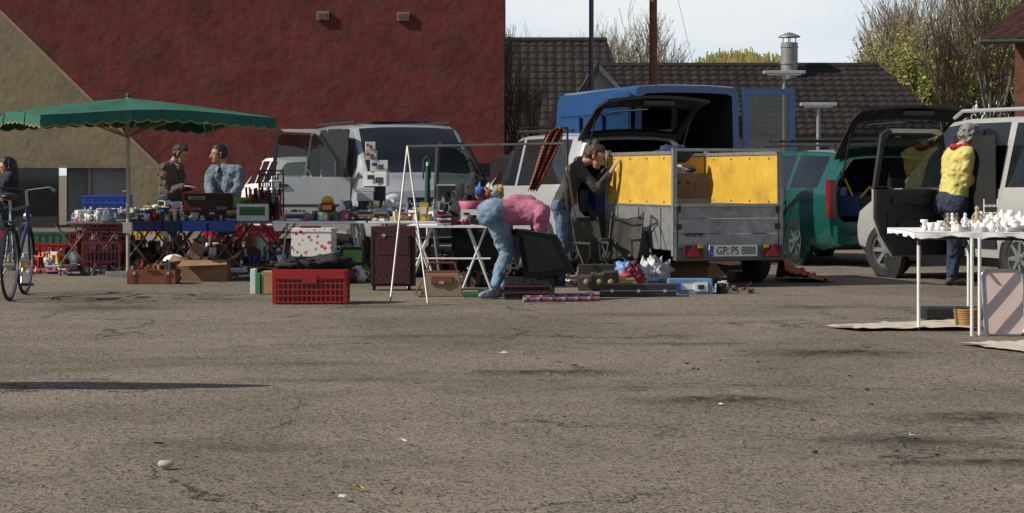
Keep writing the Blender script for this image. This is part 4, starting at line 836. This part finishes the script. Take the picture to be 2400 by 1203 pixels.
wb=mat('white_polythene',(.5,.52,.56),.35,bump=.8,bs=14)
pbag('white_plastic_bag',1525,672,.17,wb); pbag('white_plastic_bag',1692,686,.06,wb); pbag('patterned_carrier_bag',1480,676,.15,cm('8a3040'),cm('6a90c0')); pbag('patterned_carrier_bag',1450,674,.11,cm('b8a8a8'),cm('3a5a90')); pbag('black_bag',1350,660,.16,blackc)
pbag('fabric_bag',1412,650,.12,cm('7a3420'),cm('a08440'))
b=B(); D=GD(683); 
for k,(u,m) in enumerate(((1375,cm('3a3a30')),(1405,cm('4a4a3c')),(1432,cm('3a3024')))): b.box((X(u,D),D+.1,.08+.02*k),(.15,.12,.15),m,rz=U(-.5,.5),rx=.2); b.rev((X(u,D),D+.03,.09),[(.03,0),(.025,.03),(0,.032)],cm('8a7a50'),12,(0,-1,0))
b.box((X(1400,D),D+.25,.13),(.36,.2,.25),cm('2c2a26')); b.obj('camera_boxes',bevel=.005)
b=B(); clutter(b,X(1090,22),X(1180,22),21.8,23,0,36,.2,dark); clutter(b,X(1200,22.5),X(1560,22.5),21.9,23.0,0,130,.2,dark+[cardb,olive,white]); clutter(b,X(1420,21.5),X(1560,21.5),20.9,21.6,0,44,.08,pal); clutter(b,X(1680,21),X(1760,21),20.6,21.6,0,16,.1,dark); b.obj('scattered_goods')
b=B(); x,y,w_,h_=gi(1548,1660,612,660); carton(b,(x,y+.2,.003),(w_,.35,h_),cardb,0); b.obj('cardboard_box')
b=B(); x,y,w_,h_=gi(1665,1745,605,650); carton(b,(x,y+.4,.003),(w_,.35,h_),cm('4a3020'),0); b.box((x+.1,y-.6,.05),(.25,.3,.1),black,rz=.2); b.obj('cardboard_box')
org=mat('orange_cloth',(.38,.09,.025),.8,var=.2,bump=.6,bs=10)
b=B(); vs=[];nx,ny=22,12
for j in range(ny+1):
    for i in range(nx+1):
        s_=i/nx;t=j/ny; D=22.7+t*1.0; x=X(1835,22.9)+s_*(.53)*(1-.15*t); z=.01+.26*(1-s_)**1.6*math.sin(math.pi*min(1,t+.15))+.07*abs(noise.noise(Vector((s_*8,t*6,2)))); vs.append((x,D,z))
b.add(vs,[(j*(nx+1)+i,j*(nx+1)+i+1,(j+1)*(nx+1)+i+1,(j+1)*(nx+1)+i) for j in range(ny) for i in range(nx)],org,True); b.obj('orange_tarpaulin')
# ---------------- right hand porcelain table
pc=mat('porcelain',(.78,.77,.74),.2,var=.05)
b=B(); z=Z(545,15.6)
pts=[(X(2112,16.3),16.9),(X(2140,15.5),15.45),(X(2560,15.3),15.3),(X(2560,16.7),16.9)]
b.slab([(p[0],p[1],z) for p in pts],(0,0,-.02),cloth_w)
q=pts+[pts[0]]
for i in range(4):
    a_=Vector((*q[i],z+.002)); c_=Vector((*q[i+1],z+.002)); m_=24; up=[];dn=[]
    for k in range(m_+1):
        p=a_.lerp(c_,k/m_); o=Vector((p.x-3.6,p.y-16.1,0)).normalized()*.012*math.sin(k*1.3); up.append(p+Vector((0,-.004,0))); dn.append(p+o+Vector((0,-.006,-.032-.012*math.sin(k*.9)-.006*math.sin(k*2.3))))
    b.add(up+dn,[(k,k+1,m_+2+k,m_+1+k) for k in range(m_)],cloth_w,True)
b.add([(p[0],p[1],z+.004) for p in pts],[(0,1,2,3)],cloth_w)
for u,v in((2153,772),(2278,788),(2296,786),(2270,742)):
    D=GD(v); b.cyl((X(u,D),D,0),(X(u,D)+.0,D,z-.03),.013,white,n=10)
b.cyl((X(2153,15.9),15.9,z-.05),(X(2400,15.9),15.6,z-.05),.012,black); b.cyl((X(2145,15.9),15.8,z-.03),(X(2160,16),16,z-.2),.01,black); b.cyl((X(2262,15.5),15.5,z-.03),(X(2278,15.3),15.3,z-.2),.01,black); b.obj('cloth_covered_table')
b=B()
for i in range(150):
    u=U(2165,2420) if i>60 else U(2290,2420); D=U(15.55,16.6); x=X(u,D); h=U(.03,.075)+(.06 if u>2290 else 0)*R()
    t=R()
    if t<.35: cup(b,x,D,z+.006,h*.8,pc)
    elif t<.6: b.rev((x,D,z+.006),[(0,0),(h*.4,0),(h*.6,h*.4),(h*.45,h*.8),(h*.15,h),(h*.1,h*1.15),(0,h*1.2)],pc,14); b.path([(x+h*.5,D,z+h*.7),(x+h*.85,D,z+h*.5),(x+h*.5,D,z+h*.25)],.004,pc,6)
    elif t<.8:
        for k in range(4): b.rev((x,D,z+.006+k*.008),[(.02,0),(.055,.008),(.057,.009),(.02,.003),(0,.003)],pc,18)
    else: b.rev((x,D,z+.006),[(.02,0),(.02,.01),(.006,.02),(.006,h*.7),(.03,h*.9),(.028,h*1.2),(.0,h*.9)],pc,12)
b.obj('porcelain_tableware')
b=B(); D=15.9; x=X(2322,D)
for k in range(4):
    for s_ in(-.035,.0,.035): b.rev((x+s_,D,z+.03+k*.055),[(.016,-.002),(.018,0),(.016,.002)],pc,10)
    b.box((x,D,z+.02+k*.055),(.1,.04,.004),pc)
for s_ in(-.05,.05): b.cyl((x+s_,D,z),(x+s_,D,z+.24),.004,pc,n=6)
b.obj('porcelain_shelf')
fig=[cm('8a7a6a'),cm('6a4a3a'),pc,cm('a8987c'),pc]
for i,u in enumerate((2222,2243,2262,2290,2232)):
    D=15.8+.1*(i%2); x=X(u,D); m=fig[i]; s_=1+.35*(i==3); b=B(); b.rev((x,D,z+.006),[(0,0),(.028*s_,0),(.03*s_,.012),(.022*s_,.02),(.026*s_,.05*s_),(.014*s_,.075*s_),(.018*s_,.095*s_),(.008*s_,.11*s_)],m,12); b.ell((x,D,z+.125*s_),(.013*s_,.013*s_,.016*s_),m,10,8); b.path([(x-.018*s_,D,z+.095*s_),(x-.03*s_,D-.01,z+.07*s_),(x-.01,D-.025,z+.06*s_)],.006,m,6); b.path([(x+.018*s_,D,z+.095*s_),(x+.032*s_,D-.01,z+.075*s_),(x+.015,D-.025,z+.055*s_)],.006,m,6); b.obj('porcelain_figurine')
b=B(); D=15.35; x0,x1=X(2302,D),X(2397,D); hgt=.46; rr=.05; pts=[]
for cx_,cz_,a0 in((x1-rr,hgt-rr,0),(x0+rr,hgt-rr,90),(x0+rr,rr,180),(x1-rr,rr,270)):
    for k in range(6): a=math.radians(a0+k*18); pts.append((cx_+rr*math.cos(a),cz_+rr*math.sin(a)))
def ty(zv): return D-.08+zv*.25
b.slab([(p[0],ty(p[1]),p[1]+.005) for p in pts],(0,.012,0),mat('tray_pinkish',(.60,.46,.42),.5,var=.08))
for i in range(len(pts)):
    p,q=pts[i],pts[(i+1)%len(pts)]; b.cyl((p[0],ty(p[1])-.006,p[1]+.005),(q[0],ty(q[1])-.006,q[1]+.005),.008,chrome,n=6,caps=False)
b.obj('serving_tray')
b=B(); D=16.0; x=X(2268,D); wk=mat('wicker',(.30,.18,.08),.8,var=.3)
for k in range(9): r_=.085+.002*k; b.rev((x,D,.01+k*.016),[(r_,-.008),(r_+.008,0),(r_,.008)],wk if k%2 else cm('8a6a3a'),20)
b.rev((x,D,.02),[(.085,0),(0,0)],wk,16); b.obj('wicker_basket')
b=B(); D=GD(750)+.1; b.box((X(2230,D),D,.05),(.46,.3,.09),black); b.obj('black_case',bevel=.01)
b=B(); D=GD(740); clutter(b,X(2320,D),X(2400,D),D-.1,D+.5,0,20,.12,[cm('c05020'),white,wood,redp]); b.obj('scattered_goods')
rug=bpy.data.materials.new('patterned_rug'); rug.use_nodes=True; n=rug.node_tree.nodes; l=rug.node_tree.links; tc=n.new('ShaderNodeTexCoord'); v=n.new('ShaderNodeTexVoronoi'); v.inputs['Scale'].default_value=5; l.new(tc.outputs['Object'],v.inputs[0]); r=n.new('ShaderNodeValToRGB'); e=r.color_ramp.elements; e[0].position=.2; e[0].color=(.4,.12,.08,1); e[1].position=.42; e[1].color=(.56,.51,.42,1); a_=e.new(.3); a_.color=(.3,.32,.3,1); l.new(v.outputs['Distance'],r.inputs[0]); l.new(r.outputs[0],n['Principled BSDF'].inputs['Base Color'])
def ruga(pts,name,m):
    b=B(); c4=[Vector((X(u,GD(v)),GD(v),0)) for u,v in pts]; nn=18; vs=[]
    for j in range(nn+1):
        for i in range(nn+1):
            s_,t=i/nn,j/nn; p=(c4[0]*(1-s_)+c4[1]*s_)*(1-t)+(c4[3]*(1-s_)+c4[2]*s_)*t
            e_=.03*noise.noise(Vector((s_*7,t*7,1))); vs.append((p.x+e_,p.y+e_,.018+.022*abs(noise.noise(Vector((p.x*6,p.y*5,4))))))
    b.add(vs,[(j*(nn+1)+i,j*(nn+1)+i+1,(j+1)*(nn+1)+i+1,(j+1)*(nn+1)+i) for j in range(nn) for i in range(nn)],m,True); b.obj(name)
ruga([(1935,769),(2010,778),(2290,775),(2235,755)],'patterned_blanket',rug); ruga([(2245,810),(2420,834),(2440,822),(2420,806)],'patterned_blanket',rug)
# ---------------- bicycle
bk=cm('23262c',rough=.35); bb=cm('27345a',rough=.3)
b=B(); r=.33; y1,y2=19.5,20.55; xb1,xb2=X(22,y1),X(58,y2)
def bw_(x,y):
    b.rev((x,y,r),[(r-.02,-.014),(r,-.01),(r+.004,0),(r,.01),(r-.02,.014)],tyre,40,(1,0,.0)); b.rev((x,y,r),[(r-.035,-.008),(r-.02,-.01),(r-.02,.01),(r-.035,.008),(r-.035,-.008)],chrome,40,(1,0,0))
    for k in range(28): a=2*math.pi*k/28; b.cyl((x+(.02 if k%2 else -.02),y,r),(x,y+(r-.03)*math.cos(a),r+(r-.03)*math.sin(a)),.0016,chrome,n=4,caps=False)
    b.cyl((x-.05,y,r),(x+.05,y,r),.018,chrome)
    pts=[(x,y+(r+.03)*math.cos(math.radians(t)),r+(r+.03)*math.sin(math.radians(t))) for t in range(10,190,12)]
    for a_,c_ in zip(pts[:-1],pts[1:]): b.slab([(x-.022,a_[1],a_[2]),(x+.022,a_[1],a_[2]),(x+.022,c_[1],c_[2]),(x-.022,c_[1],c_[2])],(0,0,.004),bk)
bw_(xb1,y1); bw_(xb2,y2); xm=(xb1+xb2)/2
BBp=(xm,y1+.44,.28); st_=(xm-.01,y1+.3,.82); hd_=(xm+.02,y2-.2,.85); hl=(xm+.02,y2-.16,.7)
for a_,c_,rr in((BBp,st_,.016),(st_,hd_,.014),(BBp,hl,.018),(hd_,hl,.02),(BBp,(xb1+.04,y1,r),.01),(BBp,(xb1-.04,y1,r),.01),(st_,(xb1+.04,y1,r),.008),(st_,(xb1-.04,y1,r),.008),(hl,(xb2+.05,y2,r),.011),(hl,(xb2-.05,y2,r),.011)): b.cyl(a_,c_,rr,bb)
b.cyl(st_,(xm-.01,y1+.27,.93),.013,chrome); b.ell((xm-.01,y1+.24,.95),(.075,.14,.035),black,14,8)
b.cyl(hd_,(xm+.02,y2-.24,1.0),.013,chrome); b.path([(xm-.3,y2-.42,1.0),(xm-.22,y2-.3,1.03),(xm+.02,y2-.2,1.0),(xm+.26,y2-.3,1.03),(xm+.34,y2-.42,1.0)],.011,black); b.cyl((xm+.3,y2-.36,1.01),(xm+.36,y2-.48,.99),.018,black); b.cyl((xm-.3,y2-.42,1.0),(xm-.34,y2-.5,.99),.018,black)
b.rev((BBp[0]+.05,BBp[1],BBp[2]),[(.09,0),(.09,.006),(.07,.006)],chrome,24,(1,0,0)); b.cyl((xm+.07,BBp[1],.28),(xm+.08,BBp[1]-.1,.14),.01,chrome); b.box((xm+.14,BBp[1]-.11,.13),(.1,.08,.025),black); b.cyl((xm-.07,BBp[1],.28),(xm-.08,BBp[1]+.1,.42),.01,chrome); b.box((xm-.14,BBp[1]+.11,.43),(.1,.08,.025),black)
b.box((xb1,y1+.05,.72),(.12,.36,.012),bk); b.cyl((xb1+.06,y1,r),(xb1+.05,y1,.72),.006,bk); b.cyl((xb1-.06,y1,r),(xb1-.05,y1,.72),.006,bk); b.box((xb1,y1-.34,.62),(.06,.03,.04),redp); b.ell((xb2,y2+.1,.75),(.04,.05,.04),chrome)
b.cyl((xm-.05,BBp[1]-.15,.28),(xm-.18,BBp[1]-.18,.01),.009,chrome); b.obj('bicycle')
# ---------------- people
skin=mat('skin',(.40,.205,.135),.6,var=.12,scale=12)
def remesh(caps,vox,smooth=4,jit=0):
    t=B(); d=mat('tmp',(1,1,1))
    for p,q,r1,r2,m in caps:
        t.ell(p,(r1,)*3,d,14,10); t.ell(q,(r2,)*3,d,14,10); t.cyl(p,q,r1,d,r2,n=14)
    me=bpy.data.meshes.new('t'); me.from_pydata([tuple(v) for v in t.v],[],t.f); ob=bpy.data.objects.new('t',me); S.collection.objects.link(ob)
    r=ob.modifiers.new('r','REMESH'); r.mode='VOXEL'; r.voxel_size=vox
    s_=ob.modifiers.new('s','SMOOTH'); s_.iterations=smooth; s_.factor=.5
    dg=bpy.context.evaluated_depsgraph_get(); e=ob.evaluated_get(dg); m2=e.to_mesh()
    V=np.zeros(len(m2.vertices)*3); m2.vertices.foreach_get('co',V); V=V.reshape(-1,3); Fs=[tuple(p.vertices) for p in m2.polygons]
    e.to_mesh_clear(); bpy.data.objects.remove(ob)
    if jit: V=np.array([Vector(v)+Vector((1,1,.4))*jit*(noise.noise(Vector(v)*(28 if vox<.01 else 12))+.6*noise.noise(Vector(v)*(60 if vox<.01 else 27))) for v in V])
    C=np.array([V[list(f)].mean(0) for f in Fs]); best=np.full(len(Fs),1e9); idx=np.zeros(len(Fs),int)
    for i,(p,q,r1,r2,m) in enumerate(caps):
        p=np.array(p);q=np.array(q);d=q-p;L2=max(1e-9,d@d); tt=np.clip((C-p)@d/L2,0,1); dist=np.linalg.norm(C-(p+tt[:,None]*d),axis=1)-(r1+(r2-r1)*tt); k=dist<best; best[k]=dist[k]; idx[k]=i
    return V,Fs,[caps[i][4] for i in idx]
def hand(wr,d,nrm,caps,curl=.5,th=1):
    d=d.normalized(); nrm=(nrm-d*nrm.dot(d)).normalized(); sd_=d.cross(nrm)
    for o in(-.028,-.01,.01,.026): caps.append((wr+sd_*o*.5,wr+d*.085+sd_*o,.015,.013,skin))
    for o,l in((-.033,.06),(-.011,.075),(.011,.08),(.032,.07)):
        p=wr+d*.088+sd_*o; v=d.copy(); 
        for k,f in enumerate((.45,.32,.23)):
            v=(v+nrm*curl*(.5+.3*k)).normalized(); q=p+v*l*f*1.15; caps.append((p,q,.0092-.0008*k,.0086-.0008*k,skin)); p=q
    p=wr+d*.025+sd_*.03*th; v=(d*.7+sd_*th*.8+nrm*.3).normalized(); q=p+v*.04; caps.append((p,q,.013,.011,skin)); caps.append((q,q+(v*.5+d*.6+nrm*.2).normalized()*.032,.0105,.009,skin))
def person(name,fwd,pel,chest,head,up,face,arms,legs_,top,leg,shoe,hair,style,scarf=None,bulk=1.,lg=1.,hem=0,collar=None,wr_=.012):
    V3=Vector; fwd=V3(fwd).normalized(); pel=V3(pel);chest=V3(chest);head=V3(head); face=V3(face).normalized(); up=V3(up).normalized()
    lat=fwd.cross(V3((0,0,1))).normalized()
    spine=(chest-pel).normalized(); b=B(); k=bulk; c=[]
    back=lat.cross(spine)
    if back.dot(fwd)>0: back=-back
    if abs(spine.z)<.5: back=V3((0,0,1))
    mid=pel.lerp(chest,.45)
    for s_ in(-1,1):
        c.append((chest+lat*s_*.10*k,mid+lat*s_*.065*k,.105*k,.10*k,top)); c.append((mid+lat*s_*.06*k,pel+lat*s_*.07*k-spine*hem,.10*k,.112*k,top))
        c.append((pel+lat*s_*.06*k-spine*.05,pel+lat*s_*.09*k-spine*.08,.118*k*lg,.11*k*lg,leg))
    if abs(spine.z)<.5: c.append((mid+back*.035,chest.lerp(mid,.3)+back*.04,.12*k,.11*k,top))
    c.append((chest-lat*.15*k+spine*.06,chest+lat*.15*k+spine*.06,.068*k,.068*k,top))
    nb=chest+spine*.10; c.append((nb,nb.lerp(head,.15),.078,.060,top))
    lc=[]
    for s_,(el,wr,hd) in zip((-1,1),arms):
        el=V3(el);wr=V3(wr);sh=chest+lat*s_*.18*k+spine*.05
        c.append((sh,el,.066*k,.054*k,top)); c.append((el,wr,.053*k,.041*k,top)); dd=(wr-el).normalized(); hp=[]
        c.append((wr,wr+dd*.03,.026,.024,skin)); hand(wr+dd*.025,V3(hd[0]),V3(hd[1]),hp,hd[2],hd[3] if len(hd)>3 else s_)
        lc+=hp
    for s_,(kn,an,td) in zip((-1,1),legs_):
        kn=V3(kn);an=V3(an);td=V3(td).normalized(); hp=pel+lat*s_*.09-spine*.06
        c.append((hp,kn,.10*k*lg,.068*lg,leg)); c.append((kn,kn.lerp(an,.4),.068*lg,.065*lg,leg)); c.append((kn.lerp(an,.4),an,.065*lg,.050*lg,leg))
        he=V3((an.x,an.y,.045))-td*.03; c.append((V3((an.x,an.y,an.z-.02)),he,.048,.042,shoe)); c.append((he,he+td*.13,.044,.042,shoe)); c.append((he+td*.13,he+td*.19-V3((0,0,.01)),.042,.032,shoe))
    for V,Fs,M in(remesh(c,.012,2,jit=wr_),remesh(lc,.0052,2)): b.add([tuple(v) for v in V],Fs,M,True)
    if collar:
        for s_ in(-1,1): b.slab([nb+lat*s_*.07+spine*.05,nb+lat*s_*.02+fwd*.09*k,nb+lat*s_*.05+fwd*.10*k-spine*.07,nb+lat*s_*.12+fwd*.05-spine*.0],fwd*.012,collar)
    fl=face.cross(up).normalized(); up=fl.cross(face).normalized(); hc=[]
    def h(f,u_,l=0): return head+face*f+up*u_+fl*l
    hc+= [(h(-.02,.03),h(.02,.03),.083,.076,skin),(h(.03,.0),h(.045,-.045),.068,.056,skin),(h(.055,-.075),h(.07,-.085),.042,.03,skin),(h(.093,.012),h(.118,-.028),.011,.018,skin),(h(-.03,-.05),nb,.052,.056,skin),(h(.085,-.058,-.015),h(.085,-.058,.015),.014,.014,skin),(h(.080,.032,-.035),h(.080,.032,.035),.012,.012,skin)]
    for s_ in(-1,1): hc.append((h(-.008,.02,s_*.083),h(-.005,-.025,s_*.078),.016,.012,skin)); hc.append((h(.06,-.02,s_*.03),h(.05,-.05,s_*.035),.026,.02,skin))
    V,Fs,M=remesh(hc,.007,2); b.add([tuple(v) for v in V],Fs,M,True)
    ew=mat('eye_white',(.5,.5,.48),.2); ed=mat('eye_dark',(.03,.02,.015),.2); lip=mat('lips',(.30,.10,.085),.5); sh_=mat('brow',(.05,.03,.02),.8)
    for s_ in(-1,1):
        b.ell(h(.081,.008,s_*.032),(.010,.010,.006),ew,8,6); b.ell(h(.089,.008,s_*.032),(.006,.006,.006),ed,8,6); b.cyl(h(.092,.030,s_*.016),h(.083,.031,s_*.048),.0055,sh_,n=6)
    b.cyl(h(.098,-.058,-.022),h(.098,-.058,.022),.006,lip,n=6)
    rs=[]
    rs+=[(h(-.035,.055),h(-.0,.075),.088,.074,hair),(h(-.05,.01),h(-.045,.04),.086,.088,hair)]
    if style=='short': rs+=[(h(-.04,-.045,-.05),h(-.03,.02,-.062),.030,.034,hair),(h(-.04,-.045,.05),h(-.03,.02,.062),.030,.034,hair),(h(.03,.10,-.035),h(.035,.105,.035),.026,.026,hair),(h(.012,.0,-.074),h(.012,.05,-.070),.012,.02,hair),(h(.012,.0,.074),h(.012,.05,.070),.012,.02,hair)]
    if style=='bun': rs+=[(h(-.07,.12),h(-.08,.15),.040,.034,hair),(h(-.06,-.04),h(-.06,.03),.05,.07,hair),(h(.03,.095,-.03),h(.03,.095,.03),.026,.026,hair),(h(.01,.02,-.074),h(-.02,.04,-.074),.016,.022,hair),(h(.01,.02,.074),h(-.02,.04,.074),.016,.022,hair)]
    if style=='long': rs+=[(h(-.06,.0),h(-.07,-.16),.08,.06,hair),(h(-.07,-.16),h(-.08,-.3),.065,.04,hair)]+[(h(-.01,.0,s_*.078),h(-.02,-.2,s_*.078),.035,.025,hair) for s_ in(-1,1)]+[(h(.04,.07,s_*.05),h(.01,.0,s_*.078),.024,.02,hair) for s_ in(-1,1)]
    if style=='curly': rs+=[(h(-.04,.09,s_*.04),h(.02,.105,s_*.03),.045,.038,hair) for s_ in(-1,1)]+[(h(-.09,.03),h(-.08,.06),.05,.05,hair)]+[(h(-.03,-.03,s_*.075),h(-.02,.03,s_*.075),.038,.038,hair) for s_ in(-1,1)]
    V,Fs,M=remesh(rs,.008,1,jit=.017 if style=='curly' else .010); b.add([tuple(v) for v in V],Fs,M,True)
    if scarf:
        for k2 in range(12):
            a=k2*.523; b.ell(nb+spine*.03+(lat*math.cos(a)+fwd*math.sin(a))*.08,(.035,.035,.03),scarf,8,6,jit=.6)
        b.ell(nb+fwd*.1-V3((0,0,.05)),(.04,.04,.08),scarf,10,8,jit=.6)
    return b.obj(name)
jean=mat('light_denim',(.15,.225,.31),.9,var=.4,scale=6,bump=.9,bs=12); jeand=mat('mid_denim',(.075,.12,.19),.9,var=.35,bump=.8,bs=14); navyj=mat('dark_denim',(.02,.03,.055),.9,var=.3,bump=.6,bs=16)
pink=mat('pink_knit',(.38,.125,.20),.95,var=.2,scale=8,bump=1.,bs=12); grey=mat('charcoal_top',(.050,.045,.042),.95,var=.3,bump=.9,bs=10); yelw=mat('yellow_sweater',(.54,.48,.15),.9,var=.14,bump=.9,bs=10)
hb_=mat('hair_brown',(.055,.024,.012),.6,var=.6,scale=35,bump=.6,bs=60); hk=mat('hair_black',(.010,.008,.008),.5,var=.4,scale=30,bump=.5,bs=60); hg=mat('hair_grey',(.20,.195,.19),.7,var=.6,scale=35,bump=.8,bs=60); hdk=mat('hair_dark_brown',(.028,.015,.009),.6,var=.5,scale=30,bump=.5,bs=60)
bootm=mat('patterned_boots',(.22,.24,.29),.7,var=.9,scale=45); shoeb=mat('dark_shoes',(.03,.025,.022),.6); br=mat('olive_jacket',(.080,.058,.040),.85,var=.35,bump=1.,bs=9); bl=mat('grey_shirt',(.13,.16,.20),.9,var=.25,bump=1.,bs=9)
# bending woman
D=20.0
person('bending_woman',(1,.15,0),P(1174,500,D),P(1248,498,D+.05),P(1280,580,D+.1),(.75,0,-.65),(-.2,.15,-1),
 [(P(1268,560,D+.22),P(1270,612,D+.2),((0,0,-1),(-1,0,0),.6)),(P(1268,560,D-.08),P(1272,612,D-.02),((0,0,-1),(-1,0,0),.6))],
 [(P(1206,592,D+.25),Vector((X(1184,D+.3),D+.30,.12)),(-.45,-.6,0)),(P(1188,592,D-.02),Vector((X(1160,D-.25),D-.2,.12)),(-.7,-.6,0))],pink,jean,bootm,hb_,'long',bulk=1.18,lg=1.06)
# young woman leaning on the trailer's side board
D=23.5
person('young_woman',(1,-.1,0),P(1322,468,D),P(1350,402,D),P(1396,368,D-.05),(.35,0,.9),(.88,-.2,-.5),
 [(P(1392,440,D+.15),P(1418,402,D+.1),((.6,0,.8),(.5,.2,-.3),.25)),(P(1402,445,D-.22),P(1428,408,D-.32),((.5,-.05,.85),(.6,.2,-.3),.3))],
 [(P(1328,550,D+.1),Vector((X(1334,D),D+.15,.1)),(1,-.2,0)),(P(1318,550,D-.1),Vector((X(1320,D),D-.1,.1)),(1,-.3,0))],grey,jeand,shoeb,hb_,'bun',bulk=1.0,lg=.95,hem=.08)
# men
D=29.6
person('man',(1,-.3,0),P(398,462,D),P(402,404,D),P(423,362,D),(.1,0,1),(.9,-.25,-.5),
 [(P(420,440,D+.2),P(445,440,D+.05),((1,-.2,0),(0,0,-1),.4)),(P(398,448,D-.2),P(428,438,D-.3),((1,-.2,0),(0,0,-1),.4))],
 [(P(400,525,D+.1),Vector((X(398,D),D+.1,.1)),(1,-.3,0)),(P(404,525,D-.1),Vector((X(405,D),D-.1,.1)),(1,-.3,0))],br,navyj,shoeb,hdk,'short',bulk=1.28,hem=.1,collar=cm('a89a80'),wr_=.02)
person('man',(-.4,-1,0),P(528,468,D),P(526,410,D),P(512,362,D),(0,0,1),(-.9,-.45,-.1),
 [(P(560,438,D-.15),P(545,455,D-.35),((-.4,-.8,-.2),(0,0,-1),.4)),(P(490,438,D-.15),P(495,458,D-.4),((0,-.9,-.2),(0,0,-1),.4))],
 [(P(540,530,D),Vector((X(542,D),D+.1,.1)),(-.2,-1,0)),(P(516,530,D),Vector((X(514,D),D,.1)),(-.4,-1,0))],bl,navyj,shoeb,hk,'short',bulk=1.22,hem=.1,collar=cm('6a7684'),wr_=.02)
D=22.25
person('woman_in_yellow',(1,.25,0),P(2232,462,D),P(2246,374,D),P(2273,322,D),(.05,0,1),(.95,.2,-.35),
 [(P(2285,405,D+.3),P(2315,400,D+.35),((1,.4,.2),(0,0,-1),.4)),(P(2262,428,D-.15),P(2303,410,D-.05),((1,.3,.1),(0,0,-1),.4))],
 [(P(2245,560,D+.12),Vector((X(2238,D),D+.14,.1)),(1,.1,0)),(P(2236,560,D-.1),Vector((X(2226,D),D-.12,.1)),(1,-.1,0))],yelw,navyj,shoeb,hg,'curly',scarf=mat('red_scarf',(.36,.02,.02),.9),bulk=1.18,lg=1.1,hem=.06,wr_=.016)
D=27.5
person('dark_haired_woman',(-.8,-.4,0),P(14,480,D),P(14,425,D),P(16,394,D-.02),(0,0,1),(-.8,-.5,-.2),
 [(P(38,450,D),P(22,465,D-.2),((-.8,-.4,0),(0,0,-1),.4)),(P(-15,450,D),P(-20,468,D-.2),((-.8,-.4,0),(0,0,-1),.4))],
 [(P(10,540,D),Vector((X(8,D),D,.1)),(-.8,-.4,0)),(P(22,540,D),Vector((X(22,D),D+.1,.1)),(-.8,-.4,0))],mat('navy_jacket',(.015,.018,.035),.9,bump=.5),navyj,shoeb,hk,'long',bulk=1.1)
